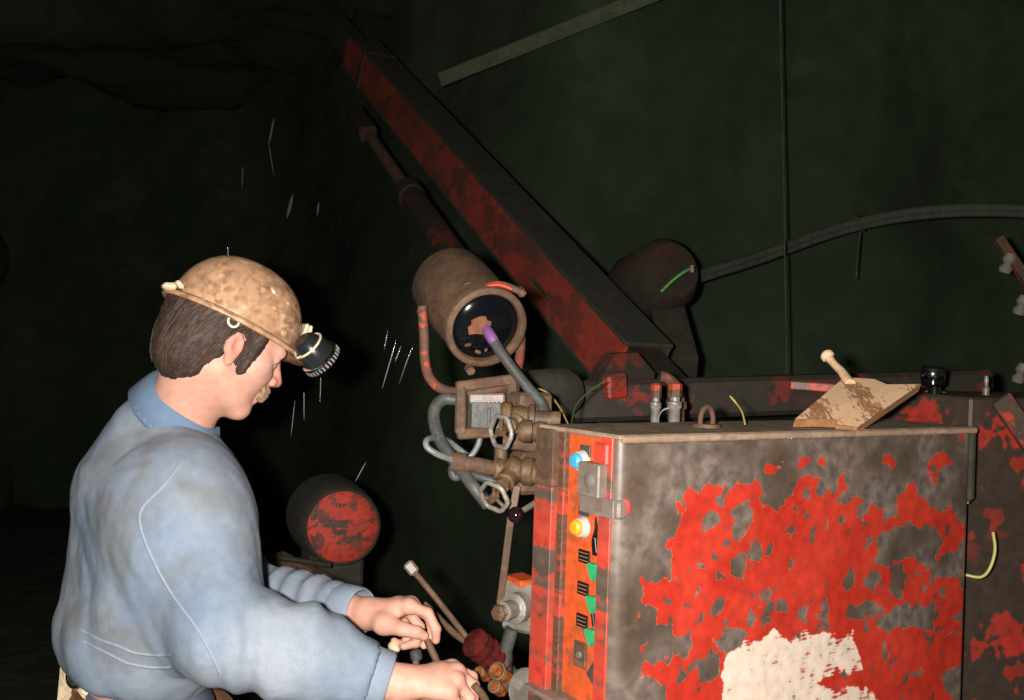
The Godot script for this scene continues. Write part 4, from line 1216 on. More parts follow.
# ------------------------------------------------------------------ the man at the levers
func worker() -> void:
	var yaw := deg_to_rad(33)
	var pitch := deg_to_rad(25)
	var F := Vector3(cos(pitch) * cos(yaw), -sin(pitch), -cos(pitch) * sin(yaw))
	var U := Vector3(sin(pitch) * cos(yaw), cos(pitch), -sin(pitch) * sin(yaw))
	var R := F.cross(U).normalized()
	var HB := Basis(F, U, R)
	var hc := at(232, 336, 1.70)
	var H := func(f: float, u: float, r: float) -> Vector3: return hc + HB * Vector3(f, u, r)
	var ty := deg_to_rad(30)
	var lean := deg_to_rad(11)
	var Ft := Vector3(cos(ty) * cos(lean), -sin(lean), -sin(ty) * cos(lean))
	var Ut := Vector3(cos(ty) * sin(lean), cos(lean), -sin(ty) * sin(lean))
	var Rt := Ft.cross(Ut).normalized()
	var TB := Basis(Ft, Ut, Rt)
	var hip := at(146, 735, 1.71)
	var who := thing("person", "man in a faded blue denim jacket and muddy hard hat bending over the levers", "person", Vector3(hip.x, 0, hip.z))

	# joints
	var neck := at(172, 420, 1.735)
	var SR := at(184, 514, 1.625)
	var ER := at(226, 632, 1.53)
	var WR := at(396, 683, 1.545)
	var SL := at(158, 470, 1.89)
	var EL := at(242, 592, 1.91)
	var WL := at(364, 613, 1.75)

	# ---- body: head and neck
	var head := [
		ell(H.call(-0.012, 0.03, 0), HB, Vector3(0.096, 0.086, 0.075)),
		ell(H.call(0.028, -0.035, 0), HB, Vector3(0.060, 0.082, 0.060), 0.03),
		cap(H.call(-0.01, -0.062, 0.05), H.call(0.058, -0.104, 0.014), 0.017, 0.015, 0.03),
		cap(H.call(-0.01, -0.062, -0.05), H.call(0.058, -0.104, -0.014), 0.017, 0.015, 0.03),
		cap(H.call(0.066, -0.106, -0.006), H.call(0.066, -0.106, 0.006), 0.016, 0.016, 0.015),
		cap(H.call(0.074, 0.004, -0.036), H.call(0.074, 0.004, 0.036), 0.014, 0.014, 0.015),
		cap(H.call(0.084, 0.0, 0), H.call(0.105, -0.036, 0), 0.0075, 0.0105, 0.012),
		cap(H.call(0.095, -0.041, -0.011), H.call(0.095, -0.041, 0.011), 0.0085, 0.0085, 0.008),
		cap(H.call(0.05, -0.03, 0.044), H.call(0.062, -0.036, 0.03), 0.019, 0.017, 0.02),
		cap(H.call(0.05, -0.03, -0.044), H.call(0.062, -0.036, -0.03), 0.019, 0.017, 0.02),
		cap(H.call(0.088, -0.014, 0.032), H.call(0.088, -0.014, 0.032), 0.012, 0.012, 0.012, true),
		cap(H.call(0.088, -0.014, -0.032), H.call(0.088, -0.014, -0.032), 0.012, 0.012, 0.012, true),
		cap(H.call(0.076, -0.008, 0.022), H.call(0.073, -0.009, 0.044), 0.006, 0.006, 0.006),
		cap(H.call(0.076, -0.008, -0.022), H.call(0.073, -0.009, -0.044), 0.006, 0.006, 0.006),
		cap(H.call(0.082, -0.072, -0.016), H.call(0.082, -0.072, 0.016), 0.0065, 0.0065, 0.008),
		cap(H.call(0.079, -0.082, -0.014), H.call(0.079, -0.082, 0.014), 0.007, 0.007, 0.006),
		cap(H.call(-0.035, -0.06, 0), at(176, 420, 1.735), 0.053, 0.05, 0.035),
		cap(H.call(-0.005, -0.085, 0), at(186, 428, 1.73), 0.032, 0.046, 0.02),
	]
	for s in [-1.0, 1.0]:
		head.append(ell(H.call(-0.013, -0.022, s * 0.079), HB * Basis(Vector3.BACK, 0.12), Vector3(0.0165, 0.0235, 0.0085), 0.006))
		head.append(ell(H.call(-0.008, -0.043, s * 0.075), HB, Vector3(0.009, 0.013, 0.006), 0.006))
		head.append(ell(H.call(-0.008, -0.021, s * 0.0875), HB * Basis(Vector3.BACK, 0.12), Vector3(0.009, 0.015, 0.0065), 0.003, true))
	var head_net := nets(head, 0.0032)

	# ---- hands
	var hand := func(w: Vector3, arm: Vector3, rw: float, mcp: Array, chains: Array, thumb: Array) -> Array:
		var pr := [cap(arm, w, 0.034, rw, 0.02)]
		for i in 4:
			var k: Vector3 = mcp[i]
			pr.append(cap(w.lerp(k, 0.12), k, 0.017, 0.0125 if i < 3 else 0.0115, 0.016))
		for i in 3:
			pr.append(cap((mcp[i] as Vector3).lerp(w, 0.25), (mcp[i + 1] as Vector3).lerp(w, 0.25), 0.0125, 0.0125, 0.012))
		var rr := [[0.0102, 0.009, 0.0085, 0.0072], [0.0104, 0.0092, 0.0086, 0.0074], [0.0098, 0.0088, 0.0082, 0.007], [0.009, 0.008, 0.0074, 0.0064]]
		for i in 4:
			var prev: Vector3 = mcp[i]
			for j in chains[i].size():
				pr.append(cap(prev, chains[i][j], rr[i][j], rr[i][j + 1], 0.0035 if j > 0 else 0.007))
				prev = chains[i][j]
			pr.append(cap(mcp[i], mcp[i], 0.0118, 0.0118, 0.008))
		pr.append(cap(w.lerp(thumb[0], 0.3), thumb[0], 0.019, 0.017, 0.02))
		pr.append(cap(thumb[0], thumb[1], 0.0165, 0.012, 0.012))
		pr.append(cap(thumb[1], thumb[2], 0.0118, 0.0105, 0.004))
		pr.append(cap(thumb[2], thumb[3], 0.0108, 0.0082, 0.004))
		return pr
	var lh: Array = hand.call(WL, EL.lerp(WL, 0.75), 0.0265,
		[at(409, 606, 1.712), at(411, 604, 1.732), at(406, 608, 1.752), at(399, 615, 1.77)],
		[[at(428, 613, 1.700), at(436, 629, 1.695), at(436, 640, 1.698)], [at(430, 617, 1.725), at(433, 634, 1.716), at(424, 645, 1.708)], [at(420, 627, 1.75), at(416, 643, 1.735), at(404, 646, 1.722)], [at(411, 633, 1.766), at(402, 645, 1.75), at(394, 641, 1.74)]],
		[at(384, 624, 1.705), at(402, 629, 1.685), at(416, 632, 1.682), at(424, 636, 1.688)])
	var rh: Array = hand.call(WR, ER.lerp(WR, 0.8), 0.029,
		[at(452, 668, 1.585), at(457, 672, 1.565), at(456, 681, 1.545), at(449, 692, 1.528)],
		[[at(472, 677, 1.59), at(474, 694, 1.585), at(466, 704, 1.58)], [at(474, 686, 1.572), at(473, 705, 1.565), at(462, 712, 1.56)], [at(470, 698, 1.55), at(464, 716, 1.548), at(453, 718, 1.55)], [at(460, 708, 1.532), at(452, 722, 1.534), at(442, 720, 1.54)]],
		[at(424, 690, 1.575), at(444, 700, 1.585), at(458, 702, 1.58), at(468, 700, 1.572)])
	var lh_net := nets(lh, 0.0028)
	var rh_net := nets(rh, 0.0028)
	# ---- trunk, arms and legs under the clothes
	var fl := Vector3(cos(ty), 0, -sin(ty))
	var rl := Vector3(sin(ty), 0, cos(ty))
	var hipR := hip + rl * 0.09
	var hipL := hip - rl * 0.09
	var kneeR := Vector3(hipR.x, 0.48, hipR.z) + fl * 0.06 + rl * 0.02
	var kneeL := Vector3(hipL.x, 0.48, hipL.z) + fl * 0.14 - rl * 0.02
	var ankR := Vector3(hipR.x, 0.09, hipR.z) - fl * 0.03 + rl * 0.03
	var ankL := Vector3(hipL.x, 0.09, hipL.z) + fl * 0.12 - rl * 0.03
	var trunk := [
		ell(at(160, 512, 1.725), TB, Vector3(0.105, 0.17, 0.155), 0.04),
		ell(at(148, 640, 1.71), TB, Vector3(0.10, 0.13, 0.145), 0.05),
		ell(hip, TB, Vector3(0.10, 0.11, 0.15), 0.05),
		cap(at(162, 455, 1.74), neck, 0.055, 0.042, 0.03),
		cap(SR, ER, 0.05, 0.042, 0.03), cap(ER, ER.lerp(WR, 0.85), 0.042, 0.03, 0.02),
		cap(SL, EL, 0.05, 0.042, 0.03), cap(EL, EL.lerp(WL, 0.85), 0.042, 0.028, 0.02),
		cap(SR, SL, 0.055, 0.055, 0.05),
		cap(hipR, kneeR, 0.075, 0.05, 0.03), cap(kneeR, ankR, 0.05, 0.034, 0.02),
		cap(hipL, kneeL, 0.075, 0.05, 0.03), cap(kneeL, ankL, 0.05, 0.034, 0.02),
		cap(ankR, ankR + fl * 0.15 - Vector3.UP * 0.045, 0.034, 0.026, 0.02), cap(ankL, ankL + fl * 0.15 - Vector3.UP * 0.045, 0.034, 0.026, 0.02),
	]
	var trunk_net := nets(trunk, 0.016)
	var sn := FastNoiseLite.new()
	sn.frequency = 60.0
	sn.fractal_octaves = 3
	sn.seed = 4
	var skin_col := func(p: Vector3) -> Color:
		var n := sn.get_noise_3dv(p) * 0.5 + 0.5
		var c := Color8(202, 156, 138).lerp(Color8(186, 134, 118), n)
		var q := HB.transposed() * (p - hc)
		# ruddy ear, nose and lips
		var red := maxf(smoothstep(0.03, 0.012, (q - Vector3(-0.012, -0.025, 0.08)).length()), maxf(smoothstep(0.026, 0.01, (q - Vector3(0.106, -0.038, 0)).length()), smoothstep(0.016, 0.008, absf(q.y + 0.078)) * smoothstep(0.024, 0.016, absf(q.z)) * smoothstep(0.07, 0.08, q.x)))
		c = c.lerp(Color8(190, 108, 96), red * 0.6)
		# grease ground into the knuckles
		return c.srgb_to_linear()
	var skin := std(Color.WHITE, 0.62)
	skin.vertex_color_use_as_albedo = true
	skin.subsurf_scatter_enabled = true
	skin.subsurf_scatter_strength = 0.03
	var org := who.position
	put("body", net_mesh([head_net, lh_net, rh_net, trunk_net], org, skin_col), org, skin, who)
	for s in [-1.0, 1.0]:
		var eye := part("eye", std(Color8(224, 216, 206), 0.15), who, func(mb: MB):
			var prof := []
			for k in 11:
				var a := -PI / 2 + PI * k / 10.0
				prof.append(Vector2(maxf(cos(a) * 0.0118, 0.0), sin(a) * 0.0118))
			lathe(mb, along(H.call(0.070, -0.016, s * 0.032), F), prof, 20))
		part("iris", std(Color8(62, 60, 54), 0.1), eye, func(mb: MB): lathe(mb, along(H.call(0.070, -0.016, s * 0.032) + (F - U * 0.2).normalized() * 0.0098, F - U * 0.2), [Vector2(0.0064, 0.0), Vector2(0.004, 0.0018), Vector2(0, 0.0026)], 14))
		part("eyebrow", std(Color8(70, 50, 38), 0.8), who, func(mb: MB): tube(mb, smooth([H.call(0.087, 0.003, s * 0.014), H.call(0.087, 0.007, s * 0.03), H.call(0.078, 0.004, s * 0.046)], 4), [0.002, 0.003, 0.0036, 0.0038, 0.0038, 0.0036, 0.003, 0.0025, 0.0015], 6))

	# ---- hair
	var hair := [
		ell(H.call(-0.026, 0.012, 0), HB, Vector3(0.098, 0.096, 0.087)),
		ell(H.call(-0.062, -0.05, 0), HB, Vector3(0.05, 0.056, 0.066), 0.03),
		ell(H.call(-0.055, -0.075, 0), HB, Vector3(0.036, 0.032, 0.056), 0.02),
	]
	for s in [-1.0, 1.0]:
		hair.append(cap(H.call(0.022, 0.01, s * 0.072), H.call(0.022, -0.052, s * 0.064), 0.015, 0.007, 0.012))
	hair.append(cap(H.call(0.14, -0.05, 0.0), H.call(0.10, 0.03, 0.0), 0.085, 0.045, 0.02, true))
	for s in [-1.0, 1.0]:
		hair.append(ell(H.call(-0.006, -0.034, s * 0.085), HB, Vector3(0.021, 0.046, 0.022), 0.006, true))
	hair.append(cap(H.call(0.05, -0.13, 0), H.call(-0.005, -0.105, 0), 0.06, 0.05, 0.015, true))
	var hn := FastNoiseLite.new()
	hn.frequency = 1.0
	hn.seed = 9
	var hair_net := nets(hair, 0.0034, func(p: Vector3) -> float:
		var q := HB.transposed() * (p - hc)
		var fx := q.x * 0.6 + q.y * 0.5
		return hn.get_noise_3d((q.x * 0.6 - q.y * 0.35) * 190.0, fx * 45.0, q.z * 150.0) * 0.0042)
	var hair_m := layered(Color8(46, 32, 25), Color8(64, 45, 34), Color8(38, 26, 20), 0.5, 91, 14.0, 0.7, 0.03)
	var hr := put("hair", net_mesh([hair_net], org), org, hair_m, who)
	var rg := RandomNumberGenerator.new()
	rg.seed = 77
	part("hair_locks", hair_m, hr, func(mb: MB):
		for i in 420:
			var a := rg.randf_range(0.4, TAU - 0.4)
			var u := rg.randf_range(-0.085, 0.025)
			var p: Vector3 = H.call(-0.03 + 0.11 * -cos(a) * -1.0 * -1.0, u, 0.1 * sin(a))
			if cos(a) < -0.55:
				continue
			p = H.call(-0.03 - 0.1 * cos(a), u, 0.1 * sin(a))
			p = settle(hair, p, 0.001)
			var pts := [p]
			var wv := rg.randf_range(-0.4, 0.4)
			var dirv := (-U - F * rg.randf_range(0.1, 0.9) + R * wv).normalized()
			for k in 4:
				p = settle(hair, p + dirv * 0.009, 0.0016 if k < 3 else 0.0028)
				dirv = (dirv + (-U * 0.3 + R * rg.randf_range(-0.2, 0.2))).normalized()
				pts.append(p)
			tube(mb, pts, [0.0006, 0.0018, 0.002, 0.0016, 0.0004], 5))
	var mous := layered(Color8(124, 98, 74), Color8(150, 122, 94), Color8(98, 76, 58), 0.5, 93, 14.0, 0.6, 0.03)
	part("moustache", mous, who, func(mb: MB):
		for i in 190:
			var z := rg.randf_range(-0.034, 0.034)
			var y0 := -0.050 - absf(z) * 0.25 + rg.randf_range(-0.006, 0.002)
			var x0 := 0.097 - absf(z) * 0.42
			var lift := rg.randf_range(0.001, 0.006)
			var p0: Vector3 = settle(head, H.call(x0, y0, z), 0.0)
			var p1: Vector3 = settle(head, H.call(x0 + 0.007, y0 - 0.009, z * 1.1), 0.003 + lift)
			var p2: Vector3 = settle(head, H.call(x0 + 0.004, y0 - 0.021 + rg.randf_range(-0.004, 0.003), z * 1.25), 0.002 + lift * 0.8)
			tube(mb, [p0, p1, p2], [0.0014, 0.0018, 0.0006], 5))

	# ---- denim jacket
	var shirt := [
		ell(at(164, 520, 1.728), TB, Vector3(0.124, 0.165, 0.18)),
		ell(at(148, 625, 1.715), TB, Vector3(0.133, 0.14, 0.172), 0.06),
		ell(at(141, 648, 1.715), TB, Vector3(0.126, 0.085, 0.17), 0.04),
		cap(at(147, 440, 1.755), at(132, 492, 1.76), 0.07, 0.085, 0.06),
		cap(at(164, 434, 1.737), at(150, 480, 1.735), 0.07, 0.11, 0.04),
		cap(at(133, 498, 1.755), at(116, 610, 1.745), 0.085, 0.09, 0.05),
		cap(at(160, 505, 1.67), at(172, 600, 1.65), 0.085, 0.085, 0.08),
		cap(SR, SL, 0.065, 0.07, 0.07),
		cap(at(168, 446, 1.735), SR, 0.045, 0.066, 0.05), cap(at(160, 440, 1.735), SL, 0.05, 0.07, 0.05),
		cap(SR, ER, 0.078, 0.078, 0.11), cap(ER, ER.lerp(WR, 0.45), 0.078, 0.072, 0.03), cap(ER.lerp(WR, 0.45), ER.lerp(WR, 0.92), 0.074, 0.05, 0.03),
		cap(SL, EL, 0.073, 0.066, 0.04), cap(EL, EL.lerp(WL, 0.96), 0.062, 0.043, 0.03),
		cut(ER.lerp(WR, 0.86), WR - ER, 0.12, 0.2), cut(EL.lerp(WL, 0.93), WL - EL, 0.1, 0.2),
		cap(ER.lerp(WR, 0.8), WR, 0.04, 0.046, 0.004, true), cap(EL.lerp(WL, 0.8), WL, 0.032, 0.04, 0.004, true),
		cap(at(176, 412, 1.733), at(212, 372, 1.71), 0.062, 0.062, 0.012, true),
		cut(at(146, 686, 1.712), -Ut, 0.4, 0.3, 0.02),
	]
	var fn := FastNoiseLite.new()
	fn.seed = 21
	fn.frequency = 6.0
	fn.fractal_type = FastNoiseLite.FRACTAL_RIDGED
	fn.fractal_octaves = 3
	var fd := (WR - ER).normalized()
	var fdl := (WL - EL).normalized()
	var ud := (ER - SR).normalized()
	var fold := func(p: Vector3) -> float:
		var n := fn.get_noise_3d(p.x * 0.9 + p.y * 0.5, p.y * 0.55, p.z * 0.9) * 0.0056
		# bunching across the forearms and at the elbow
		var t := (p - ER).dot(fd)
		if t > -0.05 and p.x > ER.x - 0.06:
			var side := (p - ER - fd * t)
			if side.length() < 0.12:
				n += sin(t * 118.0 + side.y * 40.0 + fn.get_noise_3dv(p * 0.6) * 3.0) * 0.0036 * smoothstep(-0.05, 0.04, t) * smoothstep(0.24, 0.12, t)
		t = (p - EL).dot(fdl)
		if t > -0.03:
			var side := (p - EL - fdl * t)
			if side.length() < 0.09:
				n += sin(t * 150.0 + side.y * 30.0) * 0.0042 * smoothstep(-0.03, 0.04, t) * smoothstep(0.3, 0.2, t)
		return n
	var shirt_net := nets(shirt, 0.0072, fold)
	var mud_n := FastNoiseLite.new()
	mud_n.seed = 31
	mud_n.frequency = 9.0
	mud_n.fractal_octaves = 4
	var fade_n := FastNoiseLite.new()
	fade_n.seed = 37
	fade_n.frequency = 4.0
	var ma := at(172, 455, 1.6)
	var mb_ := at(150, 505, 1.6)
	var mc := at(118, 590, 1.6)
	var denim_col := func(p: Vector3) -> Color:
		var c := Color8(108, 126, 150).lerp(Color8(146, 154, 166), clampf(fade_n.get_noise_3dv(p) * 0.9 + 0.5, 0, 1))
		# brown mud rubbed into the shoulder blade and the back of the sleeve
		var dd := minf((p - ma).length() / 0.11, minf((p - mb_).length() / 0.15, (p - mc).length() / 0.13))
		var m := clampf((mud_n.get_noise_3dv(p) + 0.12) * 2.4, 0, 1) * smoothstep(1.6, 0.7, dd)
		m = maxf(m, clampf((mud_n.get_noise_3dv(p * 0.7 + Vector3(5, 2, 1)) - 0.3) * 2.0, 0, 1) * 0.5)
		return c.lerp(Color8(112, 112, 114), m * 0.6).srgb_to_linear()
	var denim := weave()
	var sh := put("denim_jacket", net_mesh([shirt_net], org, denim_col), org, denim, who)
	var thread := std(Color8(140, 156, 176), 0.9)
	var seam_m := weave()
	seam_m.vertex_color_use_as_albedo = false
	seam_m.albedo_color = Color8(134, 148, 166)
	var dark_denim := weave()
	dark_denim.vertex_color_use_as_albedo = false
	dark_denim.albedo_color = Color8(98, 120, 148)
	# seams lie where the cloth is sewn; each runs over the surface
	var on_cloth := func(x: float, y: float) -> Vector3:
		var o := cam.position
		var dv := (at(x, y, 1.0) - o).normalized()
		var tt := 1.1
		for i in 60:
			var p: Vector3 = o + dv * tt
			var d: float = field(shirt, p) + fold.call(p)
			if d < 0.0008:
				break
			tt += d * 0.8
		return o + dv * tt
	for q in [
		[[183, 460], [162, 487], [140, 512], [146, 545], [170, 592], [199, 632], [220, 674]],
		[[84, 642], [110, 655], [129, 664], [152, 668], [172, 668]],
		[[80, 630], [100, 640], [117, 646], [134, 653], [157, 656], [173, 655]],
	]:
		var pts := []
		var flat := []
		for s2 in q:
			flat.append(Vector2(s2[0], s2[1]))
		for s2 in smooth(flat, 7):
			pts.append(on_cloth.call(s2.x, s2.y))
		part("seam", seam_m, sh, func(mb: MB):
			mb.gi += 1
			var rows := []
			for i in pts.size():
				var tg: Vector3 = (pts[mini(i + 1, pts.size() - 1)] - pts[maxi(i - 1, 0)]).normalized()
				var nm := grad(shirt, pts[i])
				var sd := tg.cross(nm).normalized() * 0.0024
				rows.append([pts[i] + sd - nm * 0.002, pts[i] + sd * 0.8 + nm * 0.0007, pts[i] - sd * 0.8 + nm * 0.0007, pts[i] - sd - nm * 0.002])
			for i in rows.size() - 1:
				for k in 3:
					mb.quad(rows[i][k], rows[i][k + 1], rows[i + 1][k + 1], rows[i + 1][k], mb.gi))
	# collar: turned-down band round the neck
	var cx := (at(214, 358, 1.712) - at(178, 404, 1.733)).normalized()
	var cc := at(190, 398, 1.733)
	var CX := along(cc, cx, -F)        # local x to the nape
	part("collar", dark_denim, sh, func(mb: MB):
		var rows := []
		var n := 36
		for i in n + 1:
			var f := float(i) / n * 2.0 - 1.0
			var a := f * 2.75
			var fr := smoothstep(0.55, 1.0, absf(f))
			var dirc := CX.basis * Vector3(cos(a), 0, sin(a))
			var r0 := lerpf(0.064, 0.066, smoothstep(0.0, 0.5, absf(f)))
			var sag := -0.016 * fr
			rows.append([cc + dirc * (r0 - 0.006) + cx * (-0.03 + sag), cc + dirc * r0 + cx * (0.004 + sag), cc + dirc * (r0 + 0.005) + cx * (0.006 + sag), cc + dirc * (r0 + 0.014) + cx * (-0.006 + sag), cc + dirc * (r0 + 0.026 + 0.004 * fr) + cx * (-0.046 + sag - 0.012 * fr), cc + dirc * (r0 + 0.022) + cx * (-0.05 + sag - 0.012 * fr), cc + dirc * (r0 + 0.006) + cx * (-0.006 + sag)])
		mb.gi += 1
		for i in n:
			for k in 7:
				var k2 := (k + 1) % 7
				mb.quad(rows[i][k], rows[i][k2], rows[i + 1][k2], rows[i + 1][k], mb.gi)
		mb.poly(rows[0], rows[0][0] - rows[1][0])
		mb.poly(rows[n], rows[n][0] - rows[n - 1][0]))
	part("collar_stitching", thread, sh, func(mb: MB):
		var pts := []
		for i in 33:
			var f := float(i) / 32 * 2.0 - 1.0
			var a := f * 2.7
			var fr := smoothstep(0.55, 1.0, absf(f))
			var dirc := CX.basis * Vector3(cos(a), 0, sin(a))
			pts.append(cc + dirc * (lerpf(0.064, 0.066, smoothstep(0.0, 0.5, absf(f))) + 0.0235) + cx * (-0.041 - 0.016 * fr - 0.011 * fr))
		tube(mb, pts, 0.001, 5))
	# cuffs
	for q in [[ER, WR, 0.0415, 0.89], [EL, WL, 0.041, 0.92]]:
		var a: Vector3 = q[0]
		var b: Vector3 = q[1]
		var r: float = q[2]
		var p := a.lerp(b, q[3])
		part("cuff", seam_m, sh, func(mb: MB): lathe(mb, along(p, b - a), [Vector2(r * 0.86, -0.03), Vector2(r + 0.003, -0.03), Vector2(r + 0.005, -0.024), Vector2(r + 0.002, 0.014), Vector2(r - 0.001, 0.018), Vector2(r - 0.004, 0.014), Vector2(r - 0.004, -0.03)], 32))
	# trousers, belt and boots
	var tr := [
		ell(hip + Vector3.UP * 0.02, TB, Vector3(0.118, 0.12, 0.165)),
		cap(hipR, kneeR, 0.095, 0.07, 0.03), cap(kneeR, ankR, 0.07, 0.06, 0.02),
		cap(hipL, kneeL, 0.095, 0.07, 0.03), cap(kneeL, ankL, 0.07, 0.06, 0.02),
	]
	var tn := nets(tr, 0.014, func(p: Vector3) -> float: return fn.get_noise_3d(p.x, p.y * 0.6, p.z) * 0.006)
	var jeans := weave()
	jeans.vertex_color_use_as_albedo = false
	jeans.albedo_color = Color8(92, 104, 124)
	put("trousers", net_mesh([tn], org), org, jeans, who)
	part("belt", layered(Color8(120, 78, 50), Color8(146, 98, 66), Color8(82, 56, 40), 0.5, 95, 7.0, 0.6, 0.03), who, func(mb: MB):
		var prof := []
		var rows := []
		for i in 40:
			var a := TAU * i / 40
			var dirc := Ft * cos(a) * 0.128 + Rt * sin(a) * 0.174
			var o := hip + Ut * 0.052 + dirc
			var nd := dirc.normalized()
			rows.append([o - Ut * 0.018, o - Ut * 0.018 + nd * 0.005, o + Ut * 0.018 + nd * 0.005, o + Ut * 0.018])
		mb.gi += 1
		for i in 40:
			for k in 4:
				mb.quad(rows[i][k], rows[i][(k + 1) % 4], rows[(i + 1) % 40][(k + 1) % 4], rows[(i + 1) % 40][k], -1))
	for ak in [ankR, ankL]:
		var bt := [cap(ak + Vector3.UP * 0.06, ak, 0.05, 0.05, 0.02), cap(ak - Vector3.UP * 0.04, ak + fl * 0.17 - Vector3.UP * 0.045, 0.048, 0.042, 0.02), cut(Vector3(ak.x, 0.004, ak.z), Vector3.DOWN, 0.5, 0.2)]
		put("boot", net_mesh([nets(bt, 0.009)], org), org, M.dark_rubber, who)

	# battery on the belt
	var bp := thing("battery_pack", "cream cap-lamp battery case with a dark round cap, hung on the man's belt", "battery", at(78, 735, 1.70))
	var bb := Basis(Vector3.UP, deg_to_rad(-25))
	part("case", M.cream, bp, func(mb: MB): box(mb, Transform3D(bb * Basis(Vector3.BACK, -0.08), at(81, 700, 1.695)), Vector3(0.075, 0.15, 0.05), 0.01))
	part("belt_loop", M.cream, bp, func(mb: MB): bar(mb, at(66, 655, 1.70), at(70, 680, 1.67), 0.018, 0.012, Vector3.BACK))
	part("cap_ring", M.chrome, bp, func(mb: MB): ring(mb, at(75, 677, 1.66), bb * Vector3(0, 0.1, 1), 0.017, 0.0035, 22))
	part("cap", std(Color8(44, 56, 58), 0.25), bp, func(mb: MB): lathe(mb, along(at(75, 677, 1.662), bb * Vector3(0, 0.1, 1)), [Vector2(0.017, -0.008), Vector2(0.016, 0.002), Vector2(0.01, 0.006), Vector2(0, 0.007)], 18))
	part("clasp", M.cream, bp, func(mb: MB): box(mb, Transform3D(bb, at(78, 697, 1.66)), Vector3(0.03, 0.012, 0.01), 0.003))

	# hard hat
	var hp := deg_to_rad(26)
	var F2 := Vector3(cos(hp) * cos(yaw), -sin(hp), -cos(hp) * sin(yaw))
	var U2 := Vector3(sin(hp) * cos(yaw), cos(hp), -sin(hp) * sin(yaw))
	var B2 := Basis(F2, U2, F2.cross(U2).normalized())
	var h0 := at(234, 325, 1.70)
	var hat := thing("hard_hat", "scuffed tan hard hat caked with brown mud, worn tilted forward", "helmet", h0)
	var hat_m := hat_paint()
	var shell := func(th: float, v: float, grow: float) -> Vector3:
		# th round from the front, v from rim (0) to crown (1)
		var a := v * PI / 2
		var ca := pow(cos(a), 0.82)
		var sa := pow(sin(a), 0.95)
		return h0 + B2 * Vector3((0.114 + grow) * cos(th) * ca - 0.002, (0.112 + grow) * sa, (0.098 + grow) * sin(th) * ca)
	part("shell", hat_m, hat, func(mb: MB):
		mb.gi += 1
		for i in 56:
			for j in 20:
				var t0 := TAU * i / 56
				var t1 := TAU * ((i + 1) % 56) / 56
				var p00: Vector3 = shell.call(t0, j / 20.0, 0)
				var p10: Vector3 = shell.call(t1, j / 20.0, 0)
				var p11: Vector3 = shell.call(t1, (j + 1) / 20.0, 0)
				var p01: Vector3 = shell.call(t0, (j + 1) / 20.0, 0)
				mb.quad(p00, p10, p11, p01, mb.gi)
		# inside face
		for i in 56:
			for j in 10:
				var t0 := TAU * i / 56
				var t1 := TAU * ((i + 1) % 56) / 56
				mb.quad(shell.call(t1, j / 10.0, -0.004), shell.call(t0, j / 10.0, -0.004), shell.call(t0, (j + 1) / 10.0, -0.004), shell.call(t1, (j + 1) / 10.0, -0.004), 99))
	var brim_w := func(th: float) -> float: return 0.009 + 0.018 * pow(maxf(cos(th), 0.0), 2.0) + 0.004 * pow(maxf(-cos(th), 0.0), 3.0)
	part("brim", hat_m, hat, func(mb: MB):
		mb.gi += 1
		var rows := []
		for i in 56:
			var th := TAU * i / 56
			var o: Vector3 = shell.call(th, 0.0, -0.004)
			var dv := (B2 * Vector3(cos(th), 0, sin(th))).normalized()
			var w: float = brim_w.call(th)
			var dn := -U2
			rows.append([o + U2 * 0.004, o + dv * (w * 0.6) + U2 * 0.003, o + dv * (w + 0.003) - U2 * 0.0015, o + dv * (w + 0.004) - U2 * 0.006, o + dv * (w + 0.001) - U2 * 0.0085, o + dv * (w * 0.5) - U2 * 0.004, o - U2 * 0.002])
		for i in 56:
			for k in 7:
				mb.quad(rows[i][k], rows[i][(k + 1) % 7], rows[(i + 1) % 56][(k + 1) % 7], rows[(i + 1) % 56][k], mb.gi))
	# rivets and pale blobs on the near side
	for q in [[1.38, 0.46, 0.0125], [1.62, 0.36, 0.006], [1.34, 0.24, 0.005], [1.08, 0.38, 0.0045], [1.0, 0.08, 0.007]]:
		part("rivet", hat_m, hat, func(mb: MB):
			var p: Vector3 = shell.call(q[0], q[1], 0)
			var nn := (shell.call(q[0], q[1], 0.01) - p).normalized() as Vector3
			lathe(mb, along(p, nn), [Vector2(q[2] * 1.15, -0.002), Vector2(q[2], 0.0015), Vector2(q[2] * 0.6, 0.0028), Vector2(0, 0.0032)], 16))
	part("suspension_ring", std(Color8(208, 196, 172), 0.5), hat, func(mb: MB): ring(mb, h0 + B2 * Vector3(-0.03, -0.010, 0.097), B2 * Vector3(0, 0.2, 1), 0.009, 0.0022, 20))
	part("cord_clip", M.cream, hat, func(mb: MB):
		box(mb, Transform3D(B2 * Basis(Vector3.BACK, 0.5), h0 + B2 * Vector3(-0.128, 0.002, 0.02)), Vector3(0.022, 0.012, 0.02), 0.004)
		box(mb, Transform3D(B2 * Basis(Vector3.BACK, -0.4), h0 + B2 * Vector3(-0.118, 0.01, 0.035)), Vector3(0.016, 0.008, 0.016), 0.003))
	var lb0: Vector3 = shell.call(0.0, 0.16, 0.0)
	part("lamp_bracket", M.cream, hat, func(mb: MB):
		box(mb, Transform3D(B2 * Basis(Vector3.BACK, 0.2), lb0 + B2 * Vector3(0.002, 0.004, 0.012)), Vector3(0.008, 0.052, 0.04), 0.003)
		bar(mb, lb0 + B2 * Vector3(0.004, 0.03, 0.026), lb0 + B2 * Vector3(0.02, -0.02, 0.03), 0.007, 0.005, R)
		bar(mb, lb0 + B2 * Vector3(0.004, 0.03, -0.0), lb0 + B2 * Vector3(0.02, -0.02, 0.0), 0.007, 0.005, R))

	# cap lamp on the bracket
	var ld := (cam.transform.basis * Vector3(0.56, -0.66, -0.5)).normalized()
